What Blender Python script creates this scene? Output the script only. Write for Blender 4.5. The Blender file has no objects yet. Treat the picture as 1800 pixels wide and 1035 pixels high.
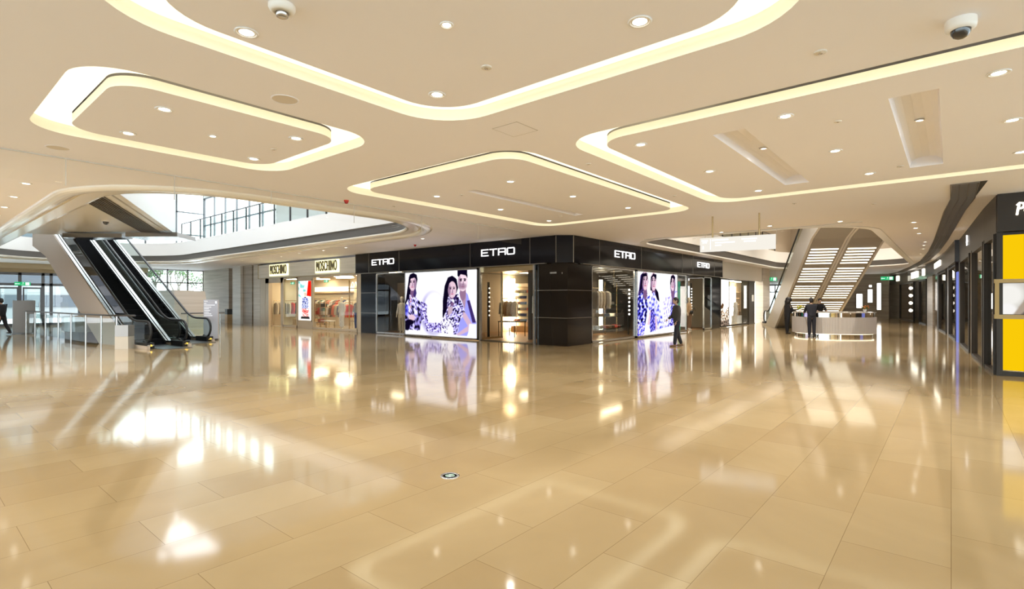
import bpy, bmesh, math, random
import numpy as np
from mathutils import Vector, Matrix
from mathutils.geometry import tessellate_polygon

SC = bpy.context.scene
COL = SC.collection
random.seed(7)
pi = math.pi
H = 3.95            # ceiling height of the mall floor

# ---------------------------------------------------------------- camera, sky, exposure
cam_d = bpy.data.cameras.new('camera')
cam = bpy.data.objects.new('camera', cam_d)
COL.objects.link(cam)
cam.location = (0, 0, 1.65)
cam.rotation_euler = (pi / 2, 0, math.radians(40 - 90))     # looks along +X turned 40 degrees to +Y
cam_d.sensor_width = 36
cam_d.lens = 920 / 1800 * 36
cam_d.shift_y = 9.5 / 1800
cam_d.clip_start = 0.05
cam_d.clip_end = 400
SC.camera = cam

world = bpy.data.worlds.new('sky')
SC.world = world
world.use_nodes = True
bg = world.node_tree.nodes['Background']
bg.inputs[0].default_value = (0.90, 0.95, 1.0, 1)
bg.inputs[1].default_value = 5.2

SC.view_settings.view_transform = 'Standard'
SC.view_settings.look = 'None'
SC.view_settings.gamma = 1
SC.view_settings.use_curve_mapping = False
SC.view_settings.exposure = 0.3
SC.cycles.use_denoising = True
SC.cycles.sample_clamp_indirect = 6
SC.cycles.max_bounces = 10
SC.cycles.transparent_max_bounces = 24
SC.cycles.caustics_reflective = False
SC.cycles.caustics_refractive = False

SPOT_W = 78        # watts of each ceiling downlight
COVE = 1.45          # strength of the cove light lines

# ---------------------------------------------------------------- materials
MATS = {}
def mat(name, color=(.8, .8, .8), rough=.5, metal=0.0, emit=None, strength=0.0, spec=.5, alpha=None, coat=0.0, noise=0.0, nscale=6.0, bump=0.0, stretch=(1, 1, 1)):
    if name in MATS:
        return MATS[name]
    m = bpy.data.materials.new(name)
    m.use_nodes = True
    nt = m.node_tree
    b = nt.nodes['Principled BSDF']
    b.inputs['Base Color'].default_value = (*color, 1)
    b.inputs['Roughness'].default_value = rough
    b.inputs['Metallic'].default_value = metal
    b.inputs['Specular IOR Level'].default_value = spec
    if coat:
        b.inputs['Coat Weight'].default_value = coat
        b.inputs['Coat Roughness'].default_value = .04
    if emit is not None:
        b.inputs['Emission Color'].default_value = (*emit, 1)
        b.inputs['Emission Strength'].default_value = strength
    if noise or bump:
        tc = nt.nodes.new('ShaderNodeTexCoord')
        mp = nt.nodes.new('ShaderNodeMapping')
        mp.inputs['Scale'].default_value = stretch
        nt.links.new(tc.outputs['Object'], mp.inputs[0])
        n = nt.nodes.new('ShaderNodeTexNoise')
        n.inputs['Scale'].default_value = nscale
        n.inputs['Detail'].default_value = 5
        nt.links.new(mp.outputs[0], n.inputs['Vector'])
        if noise:
            mx = nt.nodes.new('ShaderNodeMix'); mx.data_type = 'RGBA'
            mx.inputs[6].default_value = (*[max(0, c * (1 - noise)) for c in color], 1)
            mx.inputs[7].default_value = (*[min(1, c * (1 + noise)) for c in color], 1)
            nt.links.new(n.outputs['Fac'], mx.inputs[0])
            nt.links.new(mx.outputs[2], b.inputs['Base Color'])
        if bump:
            bp = nt.nodes.new('ShaderNodeBump')
            bp.inputs['Strength'].default_value = bump
            nt.links.new(n.outputs['Fac'], bp.inputs['Height'])
            nt.links.new(bp.outputs[0], b.inputs['Normal'])
    MATS[name] = m
    return m

def emis(name, color, strength):
    if name in MATS:
        return MATS[name]
    m = bpy.data.materials.new(name); m.use_nodes = True
    nt = m.node_tree
    nt.nodes.remove(nt.nodes['Principled BSDF'])
    e = nt.nodes.new('ShaderNodeEmission')
    e.inputs[0].default_value = (*color, 1); e.inputs[1].default_value = strength
    nt.links.new(e.outputs[0], nt.nodes['Material Output'].inputs[0])
    MATS[name] = m
    return m

def glass(name, tint=(1, 1, 1), refl=1.0, rough=0.0, base=0.04):
    """thin clear pane: see-through plus Fresnel reflection"""
    if name in MATS:
        return MATS[name]
    m = bpy.data.materials.new(name); m.use_nodes = True
    nt = m.node_tree
    nt.nodes.remove(nt.nodes['Principled BSDF'])
    t = nt.nodes.new('ShaderNodeBsdfTransparent'); t.inputs[0].default_value = (*tint, 1)
    g = nt.nodes.new('ShaderNodeBsdfGlossy'); g.inputs['Roughness'].default_value = rough
    f = nt.nodes.new('ShaderNodeFresnel'); f.inputs[0].default_value = 1.5
    ge = nt.nodes.new('ShaderNodeNewGeometry'); mr = nt.nodes.new('ShaderNodeMapRange')
    mr.inputs[3].default_value = 1.5; mr.inputs[4].default_value = 1 / 1.5      # same reflection from both sides of the pane
    nt.links.new(ge.outputs['Backfacing'], mr.inputs[0]); nt.links.new(mr.outputs[0], f.inputs[0])
    mu = nt.nodes.new('ShaderNodeMath'); mu.operation = 'MULTIPLY'; mu.inputs[1].default_value = refl
    mu.use_clamp = True
    nt.links.new(f.outputs[0], mu.inputs[0])
    mx = nt.nodes.new('ShaderNodeMixShader')
    nt.links.new(mu.outputs[0], mx.inputs[0])
    nt.links.new(t.outputs[0], mx.inputs[1]); nt.links.new(g.outputs[0], mx.inputs[2])
    nt.links.new(mx.outputs[0], nt.nodes['Material Output'].inputs[0])
    MATS[name] = m
    return m

def picture_mat(name, strength, mixc=None):
    """backlit print: the picture is a colour attribute on the sheet"""
    if name in MATS:
        return MATS[name]
    m = bpy.data.materials.new(name); m.use_nodes = True
    nt = m.node_tree
    nt.nodes.remove(nt.nodes['Principled BSDF'])
    a = nt.nodes.new('ShaderNodeVertexColor'); a.layer_name = 'Col'
    e = nt.nodes.new('ShaderNodeEmission'); e.inputs[1].default_value = strength
    nt.links.new(a.outputs[0], e.inputs[0])
    nt.links.new(e.outputs[0], nt.nodes['Material Output'].inputs[0])
    MATS[name] = m
    return m

def stone(name, c1, c2, rough=.35, scale=1.0, axis='z', bands=9.0, coat=0):
    """honed travertine with fine horizontal veins"""
    if name in MATS:
        return MATS[name]
    m = bpy.data.materials.new(name); m.use_nodes = True
    nt = m.node_tree; b = nt.nodes['Principled BSDF']
    b.inputs['Roughness'].default_value = rough
    b.inputs['Coat Weight'].default_value = coat
    tc = nt.nodes.new('ShaderNodeTexCoord'); mp = nt.nodes.new('ShaderNodeMapping')
    mp.inputs['Scale'].default_value = (.35, .35, bands) if axis == 'z' else (bands, .5, .5)
    nt.links.new(tc.outputs['Object'], mp.inputs[0])
    n = nt.nodes.new('ShaderNodeTexNoise'); n.inputs['Scale'].default_value = scale; n.inputs['Detail'].default_value = 6
    nt.links.new(mp.outputs[0], n.inputs['Vector'])
    r = nt.nodes.new('ShaderNodeValToRGB')
    r.color_ramp.elements[0].position = .3; r.color_ramp.elements[0].color = (*c1, 1)
    r.color_ramp.elements[1].position = .7; r.color_ramp.elements[1].color = (*c2, 1)
    nt.links.new(n.outputs['Fac'], r.inputs[0]); nt.links.new(r.outputs[0], b.inputs['Base Color'])
    MATS[name] = m
    return m

def floor_material():
    m = bpy.data.materials.new('polished_beige_marble'); m.use_nodes = True
    nt = m.node_tree; b = nt.nodes['Principled BSDF']
    tc = nt.nodes.new('ShaderNodeTexCoord')
    br = nt.nodes.new('ShaderNodeTexBrick')
    br.offset = .5; br.inputs['Scale'].default_value = 1
    br.inputs['Brick Width'].default_value = 1.2; br.inputs['Row Height'].default_value = .58
    br.inputs['Mortar Size'].default_value = .0022; br.inputs['Mortar Smooth'].default_value = .2
    br.inputs['Color1'].default_value = (.415, .305, .165, 1)
    br.inputs['Color2'].default_value = (.475, .365, .21, 1)
    br.inputs['Mortar'].default_value = (.26, .18, .09, 1)
    nt.links.new(tc.outputs['Object'], br.inputs['Vector'])
    n = nt.nodes.new('ShaderNodeTexNoise'); n.inputs['Scale'].default_value = .55; n.inputs['Detail'].default_value = 8
    n.inputs['Distortion'].default_value = .8
    nt.links.new(tc.outputs['Object'], n.inputs['Vector'])
    r = nt.nodes.new('ShaderNodeValToRGB')
    r.color_ramp.elements[0].position = .3; r.color_ramp.elements[0].color = (.86, .83, .78, 1)
    r.color_ramp.elements[1].position = .72; r.color_ramp.elements[1].color = (1.08, 1.07, 1.05, 1)
    nt.links.new(n.outputs['Fac'], r.inputs[0])
    mx = nt.nodes.new('ShaderNodeMix'); mx.data_type = 'RGBA'; mx.blend_type = 'MULTIPLY'
    mx.inputs[0].default_value = 1
    nt.links.new(br.outputs['Color'], mx.inputs[6]); nt.links.new(r.outputs[0], mx.inputs[7])
    nt.links.new(mx.outputs[2], b.inputs['Base Color'])
    b.inputs['Roughness'].default_value = .07
    b.inputs['IOR'].default_value = 1.6
    # the polish is a little uneven
    n2 = nt.nodes.new('ShaderNodeTexNoise'); n2.inputs['Scale'].default_value = 1.1; n2.inputs['Detail'].default_value = 3
    nt.links.new(tc.outputs['Object'], n2.inputs['Vector'])
    mr = nt.nodes.new('ShaderNodeMapRange'); mr.inputs[3].default_value = .045; mr.inputs[4].default_value = .11
    nt.links.new(n2.outputs['Fac'], mr.inputs[0]); nt.links.new(mr.outputs[0], b.inputs['Roughness'])
    return m

CEIL = mat('ceiling_plaster', (.87, .86, .91), .6, noise=.015, nscale=.6)
WHITE = mat('white_lacquer', (.82, .81, .79), .35)
COVEW = mat('cove_white', (.88, .84, .72), .6)
COVEE = emis('cove_led', (1.0, .91, .64), COVE)
LENS = emis('downlight_lens', (1.0, .93, .78), 9)
LENSW = emis('cool_lens', (1.0, .97, .92), 7)
BLACK = mat('black_polished_panel', (.007, .007, .011), .10, spec=.22)
BLACKB = mat('black_brown_stone_panel', (.014, .010, .008), .13, spec=.35)
SATIN = mat('black_satin', (.012, .012, .013), .4)
STEPB = mat('black_step', (.006, .006, .007), .7, spec=.12)
RUBBER = mat('black_rubber', (.008, .008, .009), .45)
STEEL = mat('brushed_steel', (.55, .55, .56), .25, 1.0)
STEELD = mat('dark_steel', (.16, .16, .17), .3, 1.0)
CHROME = mat('polished_chrome', (.75, .72, .68), .05, 1.0)
BRASS = mat('champagne_brass', (.55, .43, .25), .25, 1.0)
BRONZE = mat('bronze_panel', (.032, .025, .020), .42, 0, spec=.25)
BRASSM = mat('satin_brass_rail', (.42, .30, .13), .55, .4)
GRILLE = mat('grey_grille_metal', (.17, .155, .14), .5, .4)
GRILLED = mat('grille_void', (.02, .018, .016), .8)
STONE = stone('travertine_wall', (.30, .25, .195), (.46, .40, .33))
STONEL = stone('pale_travertine', (.50, .47, .43), (.66, .63, .58))
STONEW = stone('white_marble', (.62, .63, .62), (.78, .78, .77), .25)
CLAD = mat('escalator_cladding', (.55, .46, .38), .45)
GLASS = glass('clear_glass', (.97, .985, .98))
GLASSG = glass('green_edge_glass', (.80, .90, .88), 1.0)
GLASSD = glass('tinted_shop_glass', (.80, .78, .75), 1.3)
GLASSV = glass('dark_vitrine_glass', (.30, .27, .24), 1.5)
SMOKE = glass('smoke_curtain_glass', (.985, .99, .985), .8)
LETTER = emis('white_sign_letters', (1, .98, .96), 2)
LETTERW = emis('warm_sign_letters', (1, .93, .75), 3)
HALO = emis('halo_glow_yellow', (1.0, .90, .42), 2.2)
EXITG = emis('exit_green', (.03, .55, .20), .8)
EXITW = emis('exit_pictogram', (.75, 1, .85), 1.2)
SHOPW = mat('shop_cream_wall', (.66, .56, .40), .6)
SHOPG = mat('shop_grey_wall', (.20, .18, .16), .5)
SHOPL = emis('shop_light_panel', (1.0, .84, .56), 18)
SHOPC = emis('shop_cool_light', (1.0, .94, .84), 5)
WOOD = mat('warm_wood_floor', (.42, .22, .09), .35, noise=.2, nscale=3, stretch=(1, 12, 1))
WOODL = mat('honey_wood', (.50, .33, .17), .4, noise=.2, nscale=4, stretch=(1, 1, 10))
SKIN = mat('skin', (.55, .36, .27), .5)
HAIR = mat('black_hair', (.012, .010, .010), .5)
CLOTHK = mat('black_cloth', (.010, .010, .013), .8)
CLOTHN = mat('navy_suit', (.010, .012, .022), .8)
CLOTHG = mat('charcoal_cloth', (.05, .047, .05), .85)
MANN = mat('mannequin_skin', (.80, .70, .55), .35)
REDP = mat('red_plastic', (.55, .03, .02), .4)
LEAF = mat('green_leaves', (.10, .20, .05), .6, noise=.4, nscale=9)
BARK = mat('grey_bark', (.28, .25, .21), .9)

# ---------------------------------------------------------------- mesh building
WLOC = {}
class MB:
    """collects shapes; build() links them as ONE mesh object"""
    def __init__(self):
        self.v = []; self.f = []; self.m = []; self.s = []
    def add(self, vs, fs, m=0, smooth=False):
        o = len(self.v)
        self.v += [tuple(p) for p in vs]
        for f in fs:
            self.f.append([i + o for i in f]); self.m.append(m); self.s.append(smooth)
        return self
    def box(self, x0, y0, z0, x1, y1, z1, m=0):
        x0, x1 = min(x0, x1), max(x0, x1); y0, y1 = min(y0, y1), max(y0, y1); z0, z1 = min(z0, z1), max(z0, z1)
        v = [(x0, y0, z0), (x1, y0, z0), (x1, y1, z0), (x0, y1, z0), (x0, y0, z1), (x1, y0, z1), (x1, y1, z1), (x0, y1, z1)]
        return self.add(v, [(3, 2, 1, 0), (4, 5, 6, 7), (0, 1, 5, 4), (1, 2, 6, 5), (2, 3, 7, 6), (3, 0, 4, 7)], m)
    def obox(self, c, sx, sy, sz, rz=0, m=0, rx=0, ry=0):
        """box by centre and full sizes, turned"""
        M = Matrix.Translation(c) @ Matrix.Rotation(rz, 4, 'Z') @ Matrix.Rotation(ry, 4, 'Y') @ Matrix.Rotation(rx, 4, 'X')
        vs = []
        for z in (-.5, .5):
            for x, y in ((-.5, -.5), (.5, -.5), (.5, .5), (-.5, .5)):
                vs.append(tuple(M @ Vector((x * sx, y * sy, z * sz))))
        return self.add(vs, [(3, 2, 1, 0), (4, 5, 6, 7), (0, 1, 5, 4), (1, 2, 6, 5), (2, 3, 7, 6), (3, 0, 4, 7)], m)
    def bar(self, a, b, w, h, m=0):
        """square bar from a to b"""
        a = Vector(a); b = Vector(b); d = b - a; L = d.length
        d.normalize()
        up = Vector((0, 0, 1)) if abs(d.z) < .95 else Vector((1, 0, 0))
        s = d.cross(up).normalized(); u = s.cross(d).normalized()
        vs = []
        for p in (a, b):
            for i, j in ((-.5, -.5), (.5, -.5), (.5, .5), (-.5, .5)):
                vs.append(tuple(p + s * (i * w) + u * (j * h)))
        return self.add(vs, [(3, 2, 1, 0), (4, 5, 6, 7), (0, 1, 5, 4), (1, 2, 6, 5), (2, 3, 7, 6), (3, 0, 4, 7)], m)
    def prism(self, poly, z0, z1, m=0, smooth=False):
        n = len(poly)
        vs = [(p[0], p[1], z0) for p in poly] + [(p[0], p[1], z1) for p in poly]
        self.add(vs, [tuple(range(n - 1, -1, -1)), tuple(range(n, 2 * n))], m)
        return self.add(vs, [(i, (i + 1) % n, n + (i + 1) % n, n + i) for i in range(n)], m, smooth)
    def extr(self, poly, fn, d0, d1, m=0, smooth=False):
        """polygon in a plane swept: fn(a,b,d) -> xyz"""
        n = len(poly)
        vs = [fn(a, b, d0) for a, b in poly] + [fn(a, b, d1) for a, b in poly]
        tri = tessellate_polygon([[Vector((a, b, 0)) for a, b in poly]])
        self.add(vs, [tuple(t) for t in tri] + [tuple(n + i for i in reversed(t)) for t in tri], m)
        return self.add(vs, [(i, (i + 1) % n, n + (i + 1) % n, n + i) for i in range(n)], m, smooth)
    def lathe(self, prof, c=(0, 0, 0), seg=20, m=0, smooth=True, sx=1, sy=1, caps=True):
        n = len(prof); vs = []
        for i in range(seg):
            a = 2 * pi * i / seg
            for r, z in prof:
                vs.append((c[0] + r * math.cos(a) * sx, c[1] + r * math.sin(a) * sy, c[2] + z))
        fs = []
        for i in range(seg):
            j = (i + 1) % seg
            for k in range(n - 1):
                fs.append((i * n + k, j * n + k, j * n + k + 1, i * n + k + 1))
        self.add(vs, fs, m, smooth)
        if caps and prof[0][0] > 1e-6: self.add([vs[i * n] for i in range(seg)], [tuple(range(seg - 1, -1, -1))], m)
        if caps and prof[-1][0] > 1e-6: self.add([vs[i * n + n - 1] for i in range(seg)], [tuple(range(seg))], m)
        return self
    def tube(self, pts, r, seg=8, m=0, closed=False, caps=True):
        pts = [Vector(p) for p in pts]; n = len(pts)
        rr = r if isinstance(r, (list, tuple)) else [r] * n
        prev = None; vs = []
        for i, p in enumerate(pts):
            if closed: d = pts[(i + 1) % n] - pts[i - 1]
            else: d = pts[min(i + 1, n - 1)] - pts[max(i - 1, 0)]
            d.normalize()
            if prev is None:
                up = Vector((0, 0, 1)) if abs(d.z) < .9 else Vector((1, 0, 0))
                s = d.cross(up).normalized()
            else:
                s = (prev - d * prev.dot(d)).normalized()
            prev = s; u = d.cross(s)
            for k in range(seg):
                a = 2 * pi * k / seg
                vs.append(tuple(p + s * (math.cos(a) * rr[i]) + u * (math.sin(a) * rr[i])))
        fs = []
        for i in range(n if closed else n - 1):
            j = (i + 1) % n
            for k in range(seg):
                fs.append((i * seg + k, i * seg + (k + 1) % seg, j * seg + (k + 1) % seg, j * seg + k))
        self.add(vs, fs, m, True)
        if caps and not closed:
            self.add(vs[:seg], [tuple(range(seg - 1, -1, -1))], m); self.add(vs[-seg:], [tuple(range(seg))], m)
        return self
    def ball(self, c, rx, ry=None, rz=None, m=0, seg=12, rings=8):
        ry = ry or rx; rz = rz or rx
        prof = [(math.sin(pi * k / rings), -math.cos(pi * k / rings)) for k in range(rings + 1)]
        n = len(prof); vs = []
        for i in range(seg):
            a = 2 * pi * i / seg
            for r, z in prof: vs.append((c[0] + r * math.cos(a) * rx, c[1] + r * math.sin(a) * ry, c[2] + z * rz))
        fs = [(i * n + k, ((i + 1) % seg) * n + k, ((i + 1) % seg) * n + k + 1, i * n + k + 1) for i in range(seg) for k in range(n - 1)]
        return self.add(vs, fs, m, True)
    def strip(self, path, za, zb, closed=True, m=0, flip=False, smooth=True):
        """vertical ribbon along a plan path"""
        n = len(path)
        vs = [(p[0], p[1], za) for p in path] + [(p[0], p[1], zb) for p in path]
        fs = []
        for i in range(n if closed else n - 1):
            j = (i + 1) % n
            f = (i, j, n + j, n + i)
            fs.append(f[::-1] if flip else f)
        return self.add(vs, fs, m, smooth)
    def sheet(self, outer, holes, z, m=0, up=False):
        """flat polygon with holes"""
        loops = [[Vector((p[0], p[1], 0)) for p in outer]] + [[Vector((p[0], p[1], 0)) for p in h] for h in holes]
        flat = [p for l in loops for p in l]
        tri = tessellate_polygon(loops)
        fs = []
        for t in tri:
            a, b, c = (flat[i] for i in t)
            ccw = (b - a).cross(c - a).z > 0
            fs.append(tuple(t) if ccw == up else tuple(reversed(t)))
        return self.add([(p.x, p.y, z) for p in flat], fs, m)
    def build(self, name, mats, parent=None, local=False, origin=None):
        me = bpy.data.meshes.new(name)
        if parent is not None:
            off = (0, 0, 0) if local else WLOC[parent.name]
        elif origin is not None:
            off = origin
        else:
            xs = [p[0] for p in self.v]; ys = [p[1] for p in self.v]; zs = [p[2] for p in self.v]
            off = ((min(xs) + max(xs)) / 2, (min(ys) + max(ys)) / 2, min(zs))
        me.from_pydata([(p[0] - off[0], p[1] - off[1], p[2] - off[2]) for p in self.v], [], self.f)
        mats = mats if isinstance(mats, (list, tuple)) else [mats]
        for m in mats: me.materials.append(m)
        me.polygons.foreach_set('material_index', self.m)
        me.polygons.foreach_set('use_smooth', self.s)
        me.validate()
        if not name.startswith('pane'):
            bm = bmesh.new(); bm.from_mesh(me)
            bmesh.ops.recalc_face_normals(bm, faces=bm.faces[:]) if getattr(self, 'recalc', True) else None
            bm.to_mesh(me); bm.free()
        me.update()
        o = bpy.data.objects.new(name, me)
        COL.objects.link(o)
        if parent is not None:
            o.parent = parent
            WLOC[o.name] = (0, 0, 0) if local else WLOC[parent.name]
        else:
            o.location = off
            WLOC[o.name] = off
        return o

def tag(o, label, cat, group=None, kind=None):
    o['label'] = label; o['category'] = cat
    if group: o['group'] = group
    if kind: o['kind'] = kind
    return o
def thing(name, label, cat, loc=(0, 0, 0), rz=0, group=None):
    o = bpy.data.objects.new(name, None)
    o.empty_display_size = .1
    COL.objects.link(o); o.location = loc; o.rotation_euler = (0, 0, rz)
    WLOC[o.name] = tuple(loc)
    return tag(o, label, cat, group)
def struct(name, mb, mats, parent=None):
    o = mb.build(name, mats, parent, origin=(0, 0, 0) if parent is None else None)
    if parent is None:
        o['kind'] = 'structure'
    return o
def dup(root, loc, rz=None, label=None, group=None, parent=None):
    r = root.copy(); COL.objects.link(r); r.location = loc
    if rz is not None: r.rotation_euler = (0, 0, rz)
    if label: r['label'] = label
    if group: r['group'] = group
    for ch in list(root.children):
        c = ch.copy(); COL.objects.link(c); c.parent = r
        for g in list(ch.children):
            d = g.copy(); COL.objects.link(d); d.parent = c
    return r
def rrect(x0, y0, x1, y1, r, n=10):
    pts = []
    rs = r if isinstance(r, (list, tuple)) else [r] * 4
    for (cx, cy, a0), q in zip(((x1 - rs[0], y0 + rs[0], -90), (x1 - rs[1], y1 - rs[1], 0), (x0 + rs[2], y1 - rs[2], 90), (x0 + rs[3], y0 + rs[3], 180)), rs):
        for k in range(n + 1):
            a = math.radians(a0 + 90 * k / n)
            pts.append((cx + q * math.cos(a), cy + q * math.sin(a)))
    return pts
def lerp(a, b, t): return a + (b - a) * t
def text_mesh(body, size, fn, depth=.02, sx=1.0, font=None, spacing=1.0, align='CENTER', bold=0.0):
    """built-in font outlines as a mesh; fn(a,b,d) places them"""
    cu = bpy.data.curves.new('lettering', 'FONT')
    cu.body = body; cu.size = size; cu.extrude = depth / 2; cu.align_x = align; cu.align_y = 'CENTER'
    cu.space_character = spacing; cu.offset = bold; cu.resolution_u = 4
    ob = bpy.data.objects.new('lettering', cu); COL.objects.link(ob)
    dg = bpy.context.evaluated_depsgraph_get()
    me = ob.evaluated_get(dg).to_mesh()
    mb = MB()
    mb.add([fn(v.co.x * sx, v.co.y, v.co.z) for v in me.vertices], [tuple(p.vertices) for p in me.polygons])
    ob.evaluated_get(dg).to_mesh_clear()
    bpy.data.objects.remove(ob); bpy.data.curves.remove(cu)
    return mb
# ================================================================ SETTING
struct('floor', MB().add([(-8, -9, 0), (64, -9, 0), (64, 45, 0), (-8, 45, 0)], [(0, 1, 2, 3)]), floor_material())

# ---- ceiling with light coves, slot recesses and two atrium openings
COVES = [  # outer rounded rectangle x0,y0,x1,y1,radius
    (0.85, 0.75, 4.80, 5.20, .75),
    (1.15, 6.30, 4.55, 9.45, .55),
    (6.00, 5.00, 13.30, 9.85, .62),
    (6.25, -6.5, 12.75, 4.35, .62),
]
GAP = .38; LIP = .14
SLOTS = [(7.90, 7.60, 12.05, 7.86), (7.40, 2.12, 11.55, 2.55), (7.35, .10, 11.45, .55)]
V1 = (3.1, 12.5, 11.3, 39.0); V1R = [2.6, 4.5, 3.0, 2.2]
V2 = (18.7, 2.0, 43.0, 9.55); V2R = [2.2, 2.6, 1.6, 2.2]
RIM = .85
def ring(b, rs, d, n=10):
    return rrect(b[0] - d, b[1] - d, b[2] + d, b[3] + d, [r + d for r in rs], n)
RSTRIP = [(13.9, -.62), (17.5, -.50), (25.6, -.12), (32, .22), (39, .80), (45, 1.55), (54, 2.9), (60, 4.6)]      # ceiling grille strip along the right shops, inner edge
m = MB()
m.sheet([(-8, -9), (64, -9), (64, 45), (-8, 45)],
        [rrect(*c, 10) for c in COVES] + [ring(V1, V1R, RIM), ring(V2, V2R, .25)], H)
struct('ceiling', m, CEIL)

for i, c in enumerate(COVES):
    t = thing('ceiling_cove', ['rounded cove of warm light in the ceiling overhead, cut by the top of the photo',
                               'rounded cove of warm light above the escalators, with six small downlights inside',
                               'rounded cove of warm light in front of the black corner shop, one thin slot inside',
                               'large rounded cove of warm light on the right, two wide slots inside'][i], 'ceiling light', ((c[0] + c[2]) / 2, (c[1] + c[3]) / 2, H), group=None)
    out = rrect(*c, 10)
    inn = rrect(c[0] + GAP, c[1] + GAP, c[2] - GAP, c[3] - GAP, c[4] - GAP * .45, 10)
    MB().strip(out, H, H + LIP).strip(inn, H, H + LIP - .03).build('cove_wall', COVEW, t)
    mb = MB(); mb.recalc = False
    mb.sheet(out, [inn], H + LIP); mb.build('light_line', COVEE, t)
    sl = [s for s in SLOTS if c[0] < s[0] < c[2] and c[1] < s[1] < c[3]]
    holes = [[(s[0], s[1]), (s[2], s[1]), (s[2], s[3]), (s[0], s[3])] for s in sl]
    MB().sheet(inn, holes, H).build('island_panel', CEIL, t)
    for s in sl:      # hollow trough with curved sides
        mb = MB(); w = s[3] - s[1]; n = 7
        prof = [(s[1] + w / 2 - w / 2 * math.cos(pi * k / n), H + .17 * math.sin(pi * k / n) ** .6) for k in range(n + 1)]
        for k in range(n):
            a, b = prof[k], prof[k + 1]
            mb.add([(s[0], a[0], a[1]), (s[2], a[0], a[1]), (s[2], b[0], b[1]), (s[0], b[0], b[1])], [(0, 1, 2, 3)], 0, True)
        for x in (s[0], s[2]):
            mb.add([(x, p[0], p[1]) for p in prof], [tuple(range(n + 1))])
        mb.build('slot_recess', CEIL, t)

# ---- rim moulding round the left atrium opening
rim = MB()
prof = [(RIM, H)]
for k in range(1, 9):
    a = pi * k / 8
    prof.append((RIM - .19 + .19 * math.cos(a), H - .085 * math.sin(a)))
prof += [(.44, H + .04), (.40, H + .04), (.40, H - .012), (.10, H - .02), (.03, H - .005), (0, H + .03), (0, H + .06)]
for (d0, z0), (d1, z1) in zip(prof[:-1], prof[1:]):
    a = ring(V1, V1R, d0, 14); b = ring(V1, V1R, d1, 14); n = len(a)
    rim.add([(p[0], p[1], z0) for p in a] + [(p[0], p[1], z1) for p in b], [(i, (i + 1) % n, n + (i + 1) % n, n + i) for i in range(n)], 0, True)
struct('trim_1', rim, mat('glossy_white_moulding', (.84, .80, .72), .18))
rim = MB()
for (d0, z0), (d1, z1) in (((.25, H), (.25, H - .02)), ((.25, H - .02), (0, H - .02)), ((0, H - .02), (0, H + .04))):
    a = ring(V2, V2R, d0, 14); b = ring(V2, V2R, d1, 14); n = len(a)
    rim.add([(p[0], p[1], z0) for p in a] + [(p[0], p[1], z1) for p in b], [(i, (i + 1) % n, n + (i + 1) % n, n + i) for i in range(n)], 0, False)
struct('trim_2', rim, WHITE)

def void_edge(b, rs, n, nm, z2=5.05):
    p = ring(b, rs, 0, 14); q = ring(b, rs, .03, 14)
    mb = MB(); mb.strip(q, H + .03, H + .40, m=0)
    for k in range(5):       # fine ribs of the grille band
        z = H + .06 + k * .068
        mb.strip(p, z, z + .03, m=0)
    struct('trim_%d' % n, mb, GRILLE)
    pp = ring(b, rs, -.03, 14); po = ring(b, rs, .12, 14)
    mb = MB(); mb.strip(pp, H + .38, z2 + .04)
    k = len(pp)
    for z in (H + .38, z2 + .04):
        mb.add([(x, y, z) for x, y in pp] + [(x, y, z) for x, y in po], [(i, (i + 1) % k, k + (i + 1) % k, k + i) for i in range(k)])
    struct('wall_' + nm, mb, WHITE)
void_edge(V1, V1R, 3, 'left_atrium_parapet')
void_edge(V2, V2R, 4, 'right_atrium_parapet')

# ---- upper storey: slab, outer walls, roof with skylights
mb = MB(); mb.sheet([(-8, -9), (64, -9), (64, 45), (-8, 45)], [ring(V1, V1R, .1), ring(V2, V2R, .1)], 5.0, up=True)
struct('floor_upper', mb, mat('upper_floor_stone', (.55, .50, .44), .3))
UPW = mat('upper_white_wall', (.78, .78, .78), .6)
mb = MB(); mb.box(-3, 11.0, 5, 15.9, 11.2, 11); mb.box(-3.2, 11, 5, -3, 45, 11)
mb.box(15.9, 11, 5, 16.1, 33, 11); mb.box(15.9, 33, 9.6, 16.1, 45, 11); mb.box(15.9, 33, 5, 16.1, 45, 5.4)
struct('wall_upper_left', mb, UPW)
mb = MB()
mb.sheet([(-3, 11), (16, 11), (16, 45), (-3, 45)], [rrect(3.6, 15, 10.9, 36, .4)], 11)
struct('ceiling_upper_left', mb, UPW)
mb = MB()
for y in range(16, 36, 3): mb.box(3.6, y, 11, 10.9, y + .12, 11.25)
for x in (5.4, 7.2, 9.0): mb.box(x, 15, 11.02, x + .1, 36, 11.2)
struct('window_5', mb, STEELD)
mb = MB()
mb.box(17, 10.6, 5, 50, 10.8, 9); mb.box(50, -2, 5, 50.2, 10.8, 9); mb.box(17, -2.4, 5, 50, -2.2, 9); mb.box(16.9, -2.2, 5, 17, 10.8, 9)
struct('wall_upper_right', mb, mat('upper_beige_wall', (.55, .47, .37), .6))
struct('ceiling_upper_right', MB().box(17, -2.2, 9.0, 50, 10.8, 9.1), WHITE)
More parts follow.
